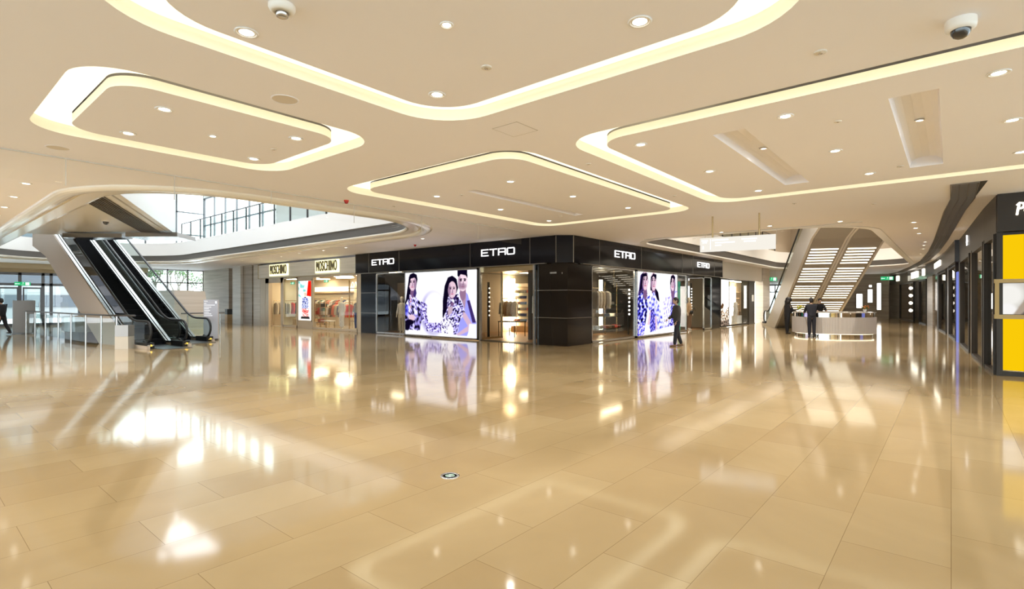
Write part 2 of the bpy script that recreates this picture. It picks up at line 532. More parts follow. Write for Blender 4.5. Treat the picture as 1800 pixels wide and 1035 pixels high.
# bulkhead over the wall of doors and the tall side windows
def window_grid(name, x0, x1, y, z0, z1, xs, zs, fw=.09, frame=STEELD, axis='x', pane=None, d=.12):
    f = lambda a, b, z: (a, b, z) if axis == 'x' else (b, a, z)
    mb = MB()
    def bx(a0, a1, zz0, zz1):
        p = f(a0, y - d / 2, zz0); q = f(a1, y + d / 2, zz1); mb.box(*p, *q)
    bx(x0, x1, z0, z0 + fw); bx(x0, x1, z1 - fw, z1)
    for a in [x0] + list(xs) + [x1 - fw]: bx(a, a + fw, z0, z1)
    for z in zs: bx(x0, x1, z, z + fw)
    o = struct(name, mb, frame)
    pb = MB(); pb.recalc = False
    pb.add([f(x0, y, z0), f(x1, y, z0), f(x1, y, z1), f(x0, y, z1)], [(0, 1, 2, 3)])
    pb.build('pane', pane or GLASSG, o)
    return o
window_grid('window_1', 12.1, 16.0, 45.0, .1, 3.95, [13.4, 14.75], [2.9], .10, STEEL)
window_grid('window_2', 2.0, 16.0, 45.0, 5.0, 11.0, [4, 6, 8, 10, 12, 14], [6.6, 8.3, 9.8], .10, STEELD)
window_grid('window_3', 33.0, 45.0, 16.0, 5.4, 9.6, [35, 37, 39, 41, 43], [7.4], .10, STEELD, axis='y')
mb = MB(); mb.box(-8, 45.0, 3.38, 12.1, 45.3, 3.95); mb.box(-3, 45, 3.95, 2.0, 45.3, 11); mb.box(-8, 44.6, 3.62, 12.1, 45.0, 3.95)
struct('wall_entrance', mb, SHOPW)
# glass entrance doors in the wall of doors
def entrance(n, x0, x1, y, ztop, zt, doors):
    o = window_grid('window_%d' % n, x0, x1, y, 0.0, ztop, doors, [zt], .16, STEELD)
    return o
entrance(4, -3.0, 12.1, 45.0, 3.38, 2.55, [-1, 1, 3, 4.2, 5.25, 6.35, 6.75, 8.2, 10.1])
for i, (a, b) in enumerate(((3.1, 4.2), (4.36, 5.25), (5.45, 6.35), (8.3, 10.1))):
    mb = MB(); y = 44.86
    mb.box(a, y - .03, .02, b, y + .03, .12); mb.box(a, y - .03, 2.35, b, y + .03, 2.45); mb.box(a, y - .03, .12, a + .07, y + .03, 2.35); mb.box(b - .07, y - .03, .12, b, y + .03, 2.35)
    o = struct('door_%d' % (i + 1), mb, STEELD)
    pb = MB(); pb.recalc = False; pb.add([(a, y, .1), (b, y, .1), (b, y, 2.4), (a, y, 2.4)], [(0, 1, 2, 3)]); pb.build('pane', GLASSG, o)
    MB().box(b - .13, y - .09, .9, b - .10, y - .06, 1.5).build('handle', STEEL, o)

# ---- stone walls and pillars beyond the left shop
mb = MB(); mb.box(15.9, 40.2, 0, 16.6, 45.2, H); struct('wall_stone_left', mb, STONE)
mb = MB(); mb.box(16.6, 39.9, 0, 19, 40.2, H); struct('wall_white_left', mb, STONEW)
mb = MB(); mb.box(15.35, 36.9, 0, 16.6, 38.2, H); struct('pillar_white', mb, STONEW)
mb = MB(); mb.box(15.5, 35.5, 0, 19, 36.9, H); struct('pillar_stone', mb, STONE)
mb = MB(); mb.box(15.35, 34.0, 0, 16.2, 34.95, H); struct('pillar_pale', mb, STONEL)
mb = MB(); mb.box(17.2, 34.9, 0, 17.4, 35.6, H); struct('wall_lift_lobby', mb, mat('lobby_rust', (.16, .10, .08), .5))
# ---- far end of the right passage
mb = MB(); mb.box(40.6, 10.4, 0, 42.4, 10.95, H); struct('pillar_right', mb, STONEL)
mb = MB(); mb.box(46.0, 11.4, 0, 46.3, 14.6, 3.1); struct('wall_passage', mb, mat('grey_partition', (.42, .39, .36), .4))
mb = MB(); mb.box(44, 15.6, 0, 64, 15.8, H); struct('wall_passage_side', mb, STONEL)
mb = MB(); mb.box(45.6, 8.2, 3.35, 62, 15.6, H); struct('ceiling_passage', mb, CEIL)
window_grid('window_7', 11.3, 16.5, 62.0, 0, 3.3, [12.4, 13.5, 14.6], [2.45], .12, STEELD, axis='y')
mb = MB(); mb.box(62.0, -6, 0, 62.2, 11.3, H); mb.box(62, 11.3, 3.3, 62.2, 45, H); struct('wall_far_right', mb, STONE)
mb = MB(); mb.box(56.5, 4.2, 0, 57.0, 8.0, H); struct('wall_stone_right', mb, STONE)
# ---- unseen rear of the mall, its glazing added to daylight the ceiling
window_grid('window_8', -9.0, 21.0, -8.0, 0, H, [-9 + 2.5 * k for k in range(1, 12)], [2.6], .10, STEELD, axis='y')
window_grid('window_9', -8.0, 15.5, -9.0, 0, H, [-8 + 2.5 * k for k in range(1, 10)], [2.6], .10, STEELD)
struct('wall_back', MB().box(-8.2, 21, 0, -8, 45, H), STONE)
# ================================================================ CEILING FITTINGS
def downlight(name, r=.075, small=False):
    t = thing(name, 'x', 'ceiling light')
    ring_ = MB(); ring_.lathe([(r, .0), (r * 1.28, .0), (r * 1.32, -.006), (r * 1.05, -.012), (r, -.004)], (0, 0, 0), 20)
    ring_.build('trim_ring', WHITE, t, local=True)
    MB().lathe([(r, -.003), (r * .6, -.005), (0, -.006)], (0, 0, 0), 16, caps=False).build('lens', LENS, t, local=True)
    return t
spot_d = bpy.data.lights.new('downlight_beam', 'SPOT')
spot_d.energy = SPOT_W; spot_d.spot_size = math.radians(130); spot_d.spot_blend = .8; spot_d.color = (1, .93, .84); spot_d.shadow_soft_size = .06
bright_d = spot_d.copy(); bright_d.energy = SPOT_W * 3.5; bright_d.color = (1, .96, .92)
pale_d = spot_d.copy(); pale_d.energy = SPOT_W * 1.25; pale_d.color = (1, .96, .90)
up_d = spot_d.copy(); up_d.energy = 1900; up_d.color = (1, .92, .80)
def beam(root):
    l = bpy.data.objects.new('beam', spot_d); COL.objects.link(l); l.parent = root; l.location = (0, 0, -.03)
d0 = downlight('downlight'); d1 = downlight('small_downlight', .045)
beam(d0); beam(d1)
DL = [  # x, y, small, label, group
 (1.98, 4.64, 0, 'bright downlight in the overhead cove panel, nearest the ceiling dome at the top', 0),
 (3.00, 3.23, 1, 'small downlight in the middle of the overhead cove panel', 0),
 (3.99, 1.97, 0, 'bright downlight near the right end of the overhead cove panel', 0),
 (3.95, 4.41, 0, 'downlight by the lowest corner of the overhead cove panel', 0),
 (2.14, 7.27, 0, 'upper left downlight in the cove panel above the escalators', 0),
 (2.13, 8.70, 0, 'lower left downlight in the cove panel above the escalators', 0),
 (2.93, 7.94, 1, 'small centre downlight in the cove panel above the escalators', 0),
 (3.73, 7.14, 0, 'right downlight in the cove panel above the escalators', 0),
 (3.83, 8.71, 0, 'lower right downlight in the cove panel above the escalators', 0),
 (7.77, 6.56, 0, 'topmost downlight in the single-slot cove panel', 0),
 (7.83, 8.75, 0, 'leftmost downlight in the single-slot cove panel', 0),
 (9.78, 6.44, 0, 'downlight right of the thin slot, middle of its upper row in the single-slot cove panel', 0),
 (10.01, 8.78, 0, 'middle downlight of the lower row in the single-slot cove panel', 0),
 (11.87, 6.18, 0, 'rightmost downlight in the single-slot cove panel', 0),
 (12.35, 8.96, 0, 'lowest downlight in the single-slot cove panel, at its corner above the black shop', 0),
 (7.22, 1.59, 0, 'downlight between the two wide slots, highest of that row', 0),
 (7.16, 3.52, 0, 'leftmost downlight in the right cove panel, beside its rounded corner', 0),
 (9.39, 1.37, 0, 'middle downlight between the two wide slots', 0),
 (9.44, 3.31, 0, 'downlight left of the first wide slot, middle of its row', 0),
 (11.78, 3.11, 0, 'lowest downlight in the right cove panel, near its bottom corner', 0),
 (11.48, 1.14, 0, 'downlight at the lower end between the two wide slots', 0),
 (7.23, -.37, 0, 'downlight right of the second slot, just below the bright cove line', 0),
 (9.24, -.60, 0, 'second downlight down to the right of the second wide slot', 0),
 (11.32, -.83, 0, 'downlight at the right photo edge, lowest beside the second slot', 0),
 (17.93, 2.49, 0, 'lone downlight in the plain ceiling right above the lit underside of the stairs', 0),
 (17.62, 4.32, 0, 'downlight above the right atrium railing, right of the hanging sign', 0),
 (18.19, 5.98, 0, 'downlight behind the hanging sign, between its two rods', 0),
 (18.67, 7.41, 0, 'downlight left of the hanging sign, near the black fascia', 0),
 (19.39, 7.37, 1, 'small downlight left of the hanging sign, beside a larger one', 0),
]
DL += [(x, y, 0, ['first and highest', 'second', 'third', 'fourth', 'fifth', 'sixth', 'last and lowest'][i] + ' in the row of downlights along the right-hand shops', 'row of downlights along the right-hand shops') for i, (x, y) in enumerate(
      ((19.52, .85), (21.12, .87), (22.90, .85), (26.41, .79), (28.03, .88), (29.89, .96), (33.12, 1.17)))]
DL += [(x, y, 0, ['first and highest', 'second', 'third', 'fourth', 'fifth', 'sixth'][i] + ' in the row of downlights left of the atrium opening', 'row of downlights left of the atrium opening') for i, (x, y) in enumerate(
      ((1.75, 14.0), (1.8, 16.0), (1.85, 17.97), (1.9, 19.81), (1.95, 21.65), (2.0, 23.52)))]
DL += [(x, y, 0, l, 0) for x, y, l in ((13.00, 22.35, 'downlight in the soffit above the first tall illuminated shop sign'), (12.93, 20.38, 'downlight in the soffit above the second tall shop sign'), (13.03, 24.6, 'downlight in the soffit farthest to the left in front of the marble sign band'),
      (13.4, 27.2, 'added downlight in the soffit before the wide clothes window'), (13.4, 29.6, 'added downlight in the soffit before the tall colourful poster'), (13.4, 32.0, 'added downlight in the soffit before the open entrance at the left'), (12.9, 15.2, 'downlight beside the rounded end of the left atrium rim'))]  # the three soffit lamps from the clothes window leftwards are added to brighten the marble
for i, (x, y, s, lab, grp) in enumerate(DL):
    src = d1 if s else d0
    o = src if (src['label'] == 'x') else dup(src, (0, 0, 0))
    o.location = (x, y, H); o['label'] = lab
    for c in o.children:
        if c.type == 'LIGHT': c.data = bright_d if 'left of the atrium' in lab else (pale_d if x > 6 else spot_d)
    if isinstance(grp, str): o['group'] = grp
    elif 'group' in o: del o['group']
for x, y, lab in ((9.12, 2.33, 'tiny spotlight inside the first wide ceiling slot'), (9.06, .33, 'tiny spotlight inside the second wide ceiling slot')):
    o = dup(d1, (x, y, H + .155), label=lab)
# unseen downlights added behind and left of the camera to brighten floor and soffit
for k, (x, y) in enumerate(((-2, -3), (-2, 2), (-2, 7), (2, -4), (-5, 0), (-5, 5), (3, -7), (-5, -6), (-1.5, 13), (-1.5, 16), (-1.5, 19), (-1.5, 22), (-1.5, 25), (-1.5, 28))):
    o = dup(d0, (x, y, H), label='added downlight out of view, brightening the floor', group='added downlights out of view')
    if x == -1.5: [c for c in o.children if c.type == 'LIGHT'][0].data = bright_d
# unseen lamps added above the right atrium to brighten its parapet
for k, (x, y) in enumerate(((21, 1), (27, 1), (33, 1), (39, 1), (23, 6), (31, 6), (39, 6), (46, 6))):
    o = dup(d0, (x, y, 9.0), label='added unseen downlight in the upper-storey ceiling of the right atrium', group='added upper-storey downlights of the right atrium')
    l = [c for c in o.children if c.type == 'LIGHT'][0]; l.data = up_d
# ================================================================ PRINTED PICTURES (colour attribute on a fine sheet)
class Pic:
    def __init__(self, asp, h=150, bgc=(1, 1, 1)):
        self.h = h; self.w = int(h * asp); self.asp = asp
        y, x = np.mgrid[0:self.h, 0:self.w]
        self.X = x / (self.w - 1) * asp; self.Y = y / (self.h - 1)
        self.a = np.ones((self.h, self.w, 3)) * np.array(bgc)
    def put(self, mask, col, a=1.0):
        m = (np.clip(mask, 0, 1) * a)[..., None]
        col = np.array(col) if not isinstance(col, np.ndarray) else col
        self.a = self.a * (1 - m) + col * m
        return self
    def emask(self, cx, cy, rx, ry, rot=0, soft=.12):
        c, s = math.cos(rot), math.sin(rot)
        dx, dy = self.X - cx, self.Y - cy
        u = (dx * c + dy * s) / rx; v = (-dx * s + dy * c) / ry
        return np.clip((1 - np.sqrt(u * u + v * v)) / soft + .5, 0, 1)
    def ell(self, cx, cy, rx, ry, col, rot=0, soft=.12, a=1.0):
        return self.put(self.emask(cx, cy, rx, ry, rot, soft), col, a)
    def pmask(self, pts, blur=1):
        inside = np.zeros((self.h, self.w), bool)
        n = len(pts)
        for i in range(n):
            x0, y0 = pts[i]; x1, y1 = pts[(i + 1) % n]
            if y0 == y1: continue
            c = ((y0 > self.Y) != (y1 > self.Y)) & (self.X < (x1 - x0) * (self.Y - y0) / (y1 - y0) + x0)
            inside ^= c
        m = inside.astype(float)
        for _ in range(blur):
            p = np.pad(m, 1, mode='edge')
            m = (p[1:-1, 1:-1] * 2 + p[:-2, 1:-1] + p[2:, 1:-1] + p[1:-1, :-2] + p[1:-1, 2:]) / 6
        return m
    def poly(self, pts, col, blur=1, a=1.0):
        return self.put(self.pmask(pts, blur), col, a)
    def cloth(self, pts, c1, c2, c3, f=55.0, seed=0, blur=1, a=1.0):
        """patterned fabric: swirls of three colours"""
        rs = np.random.RandomState(seed)
        w = np.zeros_like(self.X)
        for k in range(7):
            an = rs.rand() * pi * 2; fr = 1.7 * f * (.3 + rs.rand()); ph = rs.rand() * 6
            w += np.sin(fr * (self.X * math.cos(an) + self.Y * math.sin(an)) + ph + 2.2 * np.sin(.4 * fr * (self.X * math.sin(an) - self.Y * math.cos(an)) + ph))
        w = np.clip(w / 5 + .5, 0, 1)[..., None]
        col = np.where(w < .5, np.array(c1) * (1 - 2 * w) + np.array(c2) * 2 * w, np.array(c2) * (2 - 2 * w) + np.array(c3) * (2 * w - 1))
        return self.put(self.pmask(pts, blur), col, a)
    def face(self, cx, cy, s, skin=(.93, .82, .84), shade=(.62, .48, .58), dark=(.10, .06, .12), turn=0.0, brow=1.0):
        self.ell(cx, cy - s * 1.25, s * .42, s * .75, shade)                 # neck
        self.ell(cx, cy, s * .68, s, skin, soft=.1)
        self.ell(cx + s * .45 * (1 if turn <= 0 else -1), cy - s * .1, s * .22, s * .7, shade, soft=.8, a=.7)
        for q in (-1, 1):
            ex = cx + q * s * .27 + turn * s * .15
            self.ell(ex, cy + s * .12, s * .15, s * .075, dark, soft=.4)
            self.ell(ex, cy + s * .28, s * .19, s * .05 * brow, dark, rot=q * -.12, soft=.5)
        self.ell(cx + turn * s * .2 + s * .06, cy - s * .15, s * .07, s * .22, shade, soft=.8, a=.8)
        self.ell(cx + turn * s * .2, cy - s * .33, s * .12, s * .05, shade, soft=.6)
        self.ell(cx + turn * s * .15, cy - s * .52, s * .22, s * .075, (.62, .30, .42), soft=.5)
        return self
    def sheet(self, name, fn, material, parent):
        W, Hh = self.w, self.h
        vs = [fn(x / (W - 1), y / (Hh - 1)) for y in range(Hh) for x in range(W)]
        off = WLOC[parent.name]
        fs = [(y * W + x, y * W + x + 1, (y + 1) * W + x + 1, (y + 1) * W + x) for y in range(Hh - 1) for x in range(W - 1)]
        me = bpy.data.meshes.new(name)
        me.from_pydata([(p[0] - off[0], p[1] - off[1], p[2] - off[2]) for p in vs], [], fs)
        at = me.color_attributes.new('Col', 'FLOAT_COLOR', 'POINT')
        c = np.ones((Hh * W, 4)); c[:, :3] = np.clip(self.a, 0, 1).reshape(-1, 3) ** 1.75
        at.data.foreach_set('color', c.ravel())
        me.materials.append(material); me.update()
        o = bpy.data.objects.new(name, me); COL.objects.link(o); o.parent = parent; WLOC[o.name] = off
        return o
INK = (.035, .022, .075); INK2 = (.16, .11, .30); LAV = (.55, .50, .85); PALE = (.88, .87, 1.0); BLU = (.16, .17, .75)
SKN = (.80, .66, .73); SHD = (.36, .24, .38)

def picture_trio():
    """bright print: woman at left, woman and man at right, patterned clothes"""
    p = Pic(1.5, 210, (.97, .97, 1.0)); f = lambda x, y: ((x - 95) / 875 * 1.5, 1 - (y - 95 - (970 - x) * .038) / 838)
    P = lambda *q: [f(x, y) for x, y in q]
    # soft arc of a white seat between the two women
    p.ell(*f(455, 660), .28, .34, (.56, .53, .74), soft=.3); p.ell(*f(472, 640), .235, .31, (.93, .93, .96), soft=.2)
    # left woman
    p.poly(P((150, 150), (200, 125), (245, 150), (258, 215), (240, 300), (215, 470), (180, 600), (95, 620), (95, 520), (120, 330)), INK, 2)
    p.face(*f(190, 265), .125, SKN, SHD, turn=-.3)
    p.poly(P((140, 180), (190, 140), (245, 165), (250, 215), (215, 190), (165, 205), (150, 300), (125, 330)), INK, 1)
    p.cloth(P((95, 560), (160, 430), (190, 470), (235, 430), (255, 480), (300, 520), (330, 500), (345, 600), (300, 780), (270, 905), (95, 900)), INK, LAV, PALE, 60, 3)
    p.poly(P((215, 350), (235, 345), (245, 400), (225, 470), (200, 430)), INK2, 1)
    p.cloth(P((150, 420), (175, 430), (175, 620), (155, 600)), (.7, .3, .35), PALE, LAV, 90, 8)
    p.poly(P((95, 570), (130, 560), (135, 640), (110, 720), (95, 700)), BLU, 2, .7)
    p.cloth(P((300, 520), (330, 500), (385, 560), (375, 640), (400, 790), (560, 770), (570, 905), (380, 900), (340, 760), (290, 800)), INK2, LAV, PALE, 75, 5)
    p.cloth(P((240, 700), (325, 660), (290, 900), (210, 890)), INK, (.30, .26, .5), LAV, 40, 6)
    p.ell(*f(180, 735), .075, .05, SKN, soft=.3); p.ell(*f(150, 800), .10, .045, INK, soft=.3); p.ell(*f(115, 850), .07, .08, INK, soft=.3)
    # right woman
    p.poly(P((600, 300), (640, 190), (690, 168), (735, 200), (760, 320), (740, 390), (650, 420), (650, 620), (620, 760), (575, 700), (580, 480)), INK, 2)
    p.cloth(P((640, 440), (760, 395), (830, 590), (845, 640), (790, 740), (770, 915), (600, 905), (560, 780), (610, 640), (640, 560)), INK, LAV, PALE, 80, 11)
    p.poly(P((640, 560), (700, 560), (690, 640), (640, 680)), (.66, .55, .62), 2)
    p.face(*f(690, 345), .125, SKN, SHD, turn=.1)
    p.poly(P((620, 330), (640, 215), (690, 175), (745, 215), (755, 320), (735, 260), (690, 225), (655, 265), (640, 350), (640, 460), (600, 640), (585, 560)), INK, 1)
    p.cloth(P((640, 450), (690, 470), (750, 395), (770, 430), (760, 540), (690, 500), (620, 580)), INK, INK2, PALE, 50, 12)
    p.cloth(P((560, 740), (640, 700), (700, 760), (690, 900), (560, 880)), INK2, PALE, (.98, .97, 1), 85, 13)
    p.ell(*f(670, 870), .06, .09, (.97, .94, .98), soft=.3)
    # man
    p.poly(P((770, 380), (830, 350), (870, 400), (920, 600), (965, 755), (900, 790), (860, 915), (750, 920), (780, 730), (840, 620)), (.50, .50, .92), 2)
    p.poly(P((860, 480), (890, 470), (960, 740), (920, 745)), INK2, 2)
    p.poly(P((790, 330), (850, 330), (850, 430), (835, 590), (800, 470)), (.58, .44, .52), 2)
    p.face(*f(812, 245), .14, (.86, .74, .80), (.46, .33, .44), turn=.1, brow=1.5)
    p.ell(*f(812, 300), .07, .045, (.42, .30, .40), soft=.7, a=.7)
    p.poly(P((752, 100), (862, 97), (866, 200), (845, 165), (790, 150), (765, 185), (752, 170)), INK, 1)
    p.poly(P((820, 610), (850, 640), (930, 780), (925, 825), (770, 920), (735, 910), (870, 790), (810, 680)), (.72, .58, .68), 2)
    p.poly(P((885, 760), (970, 760), (970, 935), (870, 930)), (.86, .88, 1), 2)
    return p
def picture_women():
    """bright print: three women in blue patterned dresses"""
    p = Pic(1.46, 210, (.97, .97, 1.0)); f = lambda x, y: ((x - 116) / 460 * 1.46, 1 - (y - 95 - (x - 116) * .085) / 750)
    P = lambda *q: [f(x, y) for x, y in q]
    p.poly(P((150, 140), (185, 100), (225, 115), (235, 220), (215, 320), (175, 400), (120, 390), (135, 300)), INK2, 2)
    p.cloth(P((116, 390), (175, 330), (215, 400), (230, 520), (205, 700), (185, 840), (116, 850)), INK, BLU, PALE, 55, 21)
    p.cloth(P((175, 330), (225, 350), (225, 420), (190, 430)), LAV, PALE, INK2, 80, 22)
    p.face(*f(200, 205), .15, SKN, SHD, turn=.1)
    p.poly(P((150, 230), (165, 120), (215, 110), (232, 200), (212, 150), (178, 160), (165, 300), (140, 330)), INK, 1)
    p.poly(P((255, 320), (260, 160), (290, 112), (325, 130), (325, 210), (310, 290), (345, 350), (360, 470), (330, 440), (290, 340)), INK, 2)
    p.face(*f(292, 215), .15, SKN, SHD, turn=.3)
    p.poly(P((258, 240), (262, 165), (290, 115), (326, 140), (318, 190), (290, 150), (272, 180)), INK, 1)
    p.cloth(P((225, 400), (300, 340), (345, 480), (390, 650), (420, 800), (250, 835), (240, 600)), PALE, (.80, .80, 1), BLU, 60, 23)
    p.poly(P((255, 560), (275, 560), (245, 740), (222, 730)), SKN, 2); p.poly(P((305, 640), (330, 650), (330, 810), (305, 810)), SKN, 2)
    p.cloth(P((260, 560), (300, 540), (315, 800), (255, 830)), INK2, BLU, LAV, 60, 24)
    p.cloth(P((395, 470), (470, 380), (545, 330), (575, 340), (575, 790), (420, 805)), LAV, PALE, (.97, .97, 1), 50, 25)
    p.poly(P((490, 300), (500, 150), (530, 130), (555, 160), (560, 280), (530, 520), (500, 640), (510, 420)), INK2, 2, .85)
    p.face(*f(522, 235), .145, SKN, SHD, turn=-.3)
    p.poly(P((488, 240), (500, 150), (530, 130), (552, 165), (545, 210), (520, 170), (505, 210), (500, 300)), INK, 1)
    p.cloth(P((490, 560), (560, 450), (575, 500), (575, 790), (430, 800), (500, 740)), INK2, BLU, PALE, 60, 26)
    p.cloth(P((116, 700), (200, 700), (190, 845), (116, 850)), BLU, LAV, PALE, 70, 27)
    return p
def picture_rocks():
    p = Pic(.55, 150, (1, .98, .93))
    p.cloth([(0, 0), (.55, 0), (.55, .42), (.42, .36), (.28, .26), (.12, .38), (0, .3)], (.10, .06, .04), (.55, .42, .30), (1, .97, .90), 70, 31, 2)
    p.poly([(0, .42), (.12, .5), (.22, .46), (.16, .38), (0, .36)], (.22, .14, .08), 2)
    p.cloth([(0, 0), (.55, 0), (.55, .13), (0, .10)], (.08, .06, .05), (.25, .20, .16), (.5, .42, .36), 60, 32, 2)
    return p
def picture_colour():
    p = Pic(.48, 150, (.90, .90, .88))
    p.poly([(.30, .62), (.48, .60), (.48, 1), (.36, 1)], (.75, .06, .03), 2)
    p.cloth([(.0, .55), (.26, .60), (.30, 1), (0, 1)], (.35, .62, .60), (.75, .88, .85), (.95, .96, .94), 30, 41, 2)
    p.face(.24, .66, .07, (.88, .74, .62), (.6, .42, .34))
    p.cloth([(.14, .56), (.24, .60), (.36, .55), (.38, .30), (.12, .28)], (.03, .06, .30), (.85, .87, .92), (.10, .14, .45), 70, 42, 1)
    p.cloth([(.10, .30), (.40, .30), (.36, .05), (.16, .05)], (.80, .78, .76), (.65, .10, .08), (.92, .90, .88), 40, 43, 1)
    p.poly([(.08, .04), (.42, .04), (.40, .10), (.1, .1)], (.1, .09, .09), 2)
    return p
def picture_arms():
    """monochrome print of a reclining woman with fluffy hair"""
    p = Pic(5.2, 60, (.80, .78, .74))
    for x0 in (0, 1.9, 3.6):
        p.ell(x0 + .15, .62, .30, .36, (.96, .95, .92), soft=.5); p.ell(x0 + .1, .15, .22, .2, (.98, .97, .96), soft=.4)
        p.poly([(x0 + .25, 0), (x0 + .5, .55), (x0 + .75, 1), (x0 + .95, 1), (x0 + .85, .5), (x0 + 1.0, 0)], (.62, .55, .48), 2)
        p.ell(x0 + .95, .75, .25, .3, (.70, .62, .54), soft=.4); p.ell(x0 + 1.0, .6, .14, .05, (.36, .24, .22), soft=.5)
        p.poly([(x0 + .4, 0), (x0 + .62, .0), (x0 + .8, .35), (x0 + .7, .4)], (.34, .30, .28), 2)
    return p
# ================================================================ CORNER SHOP (black)
FX, FY = 15.35, 10.40          # the two shop-front planes
L_ = lambda a, b, z, d=0: (FX - d, a, z)       # left front: a = y
SEAM = mat('seam_metal', (.35, .32, .28), .3, 1.0)

def square_letters(mb, fn, w=1.72, h=.27, s=.036, d=.03):
    """wide squared letters E T R O; fn(a,b,d), a to the right, b up, d out of the wall"""
    def seg(a0, b0, a1, b1):
        x0, x1 = min(a0, a1) - s / 2, max(a0, a1) + s / 2; y0, y1 = min(b0, b1) - s / 2, max(b0, b1) + s / 2
        vs = [fn(x, y, q) for q in (0, d) for x, y in ((x0, y0), (x1, y0), (x1, y1), (x0, y1))]
        mb.add(vs, [(3, 2, 1, 0), (4, 5, 6, 7), (0, 1, 5, 4), (1, 2, 6, 5), (2, 3, 7, 6), (3, 0, 4, 7)])
    cw = w / 4.55; t = h - s
    for i, ch in enumerate('ETRO'):
        x = -w / 2 + i * (w - cw) / 3; x1 = x + cw - s; y0 = -t / 2; y1 = t / 2
        x += s / 2; x1 += s / 2
        if ch == 'E':
            seg(x, y0, x, y1); seg(x, y1, x1, y1); seg(x, 0, x1 - .05, 0); seg(x, y0, x1, y0)
        if ch == 'T':
            seg(x, y1, x1, y1); seg((x + x1) / 2, y0, (x + x1) / 2, y1)
        if ch == 'R':
            seg(x, y0, x, y1); seg(x, y1, x1, y1); seg(x1, 0, x1, y1); seg(x, -.01, x1, -.01); seg(x1, y0, x1, -.01)
        if ch == 'O':
            seg(x, y0 + .03, x, y1 - .03); seg(x1, y0 + .03, x1, y1 - .03); seg(x + .03, y0, x1 - .03, y0); seg(x + .03, y1, x1 - .03, y1)
    return mb
fas = thing('shop_fascia', 'black polished fascia band wrapping the corner shop, with four lit white name signs', 'shop sign', (15.4, 10.6, 2.98))
mb = MB()
poly = [(15.2, 23.1), (15.2, 10.72), (15.62, 10.25), (31.4, 10.25), (31.4, 10.6), (15.95, 10.6), (15.55, 11.1), (15.55, 23.1)]
mb.prism(poly[::-1], 2.98, H - .005); mb.build('fascia_panel', BLACK, fas)
mb = MB()
for y in (21.95, 19.58, 14.97, 11.89): mb.box(15.19, y - .008, 2.98, 15.2, y + .008, H - .01)
for x in (17.4, 20.9, 25.4, 26.8, 30.0): mb.box(x - .008, 10.24, 2.98, x + .008, 10.25, H - .01)
mb.box(15.17, 11.2, 2.955, 15.3, 23.1, 2.98); mb.box(16.2, 10.22, 2.955, 31.4, 10.34, 2.98)
mb.box(15.60, 10.245, 2.98, 15.63, 10.265, H - .01); mb.box(15.19, 10.71, 2.98, 15.21, 10.73, H - .01)
mb.build('seam', SEAM, fas)
for y, z in ((20.81, 3.47), (13.47, 3.51)):
    square_letters(MB(), lambda a, b, d, y=y, z=z: (15.195 - d, y - a, z + b)).build('sign_letters', LETTER, fas)
for x, z in ((19.42, 3.49), (28.27, 3.52)):
    square_letters(MB(), lambda a, b, d, x=x, z=z: (x + a, 10.245 - d, z + b)).build('sign_letters', LETTER, fas)

# corner pier and the other black piers
mb = MB(); mb.box(15.45, 10.40, 0, 17.05, 11.75, 2.98); o = struct('pillar_corner', mb, BLACKB)
mb = MB()
for z in (1.0, 2.0):
    mb.box(15.44, 10.39, z - .008, 17.05, 11.75, z + .008)
mb.build('trim', SEAM, o)
mb = MB(); mb.box(15.445, 10.62, 2.58, 15.45, 10.64, 2.64)
for k in range(5): mb.box(15.443, 10.88 + k * .06, 2.60, 15.45, 10.915 + k * .06, 2.66)
mb.build('unit_number', mat('number_grey', (.5, .48, .45), .4), o)
mb = MB(); mb.box(FX, 21.6, 0, 15.9, 22.85, 2.98); o = struct('pillar_black_left', mb, BLACK)
mb = MB()
for z in (1.0, 2.0): mb.box(FX - .008, 21.6, z - .008, 15.5, 22.85, z + .008)
mb.build('trim', SEAM, o)
mb = MB(); mb.box(30.05, FY, 0, 31.4, 10.9, 2.98); struct('pillar_black_right', mb, BLACK)

# shop floor, walls, ceiling of the corner shop
mb = MB(); mb.box(15.8, 10.9, -.02, 31.2, 22.9, .015); struct('floor_corner_shop', mb, WOOD)
mb = MB(); mb.box(15.7, 17.9, 0, 23, 18.05, 2.98); mb.box(23.0, 13.4, 0, 23.1, 18.05, 2.98); struct('wall_corner_shop', mb, SHOPW)
mb = MB(); mb.box(17.0, 13.25, 0, 31.2, 13.4, 2.98); mb.box(15.6, 22.85, 0, 31.2, 23.0, 2.98); struct('wall_corner_shop_dark', mb, mat('dark_display_wall', (.05, .042, .036), .4))
mb = MB(); mb.box(15.6, 10.6, 2.97, 31.2, 22.9, 3.0); struct('ceiling_corner_shop', mb, mat('dark_shop_ceiling', (.10, .09, .08), .6))

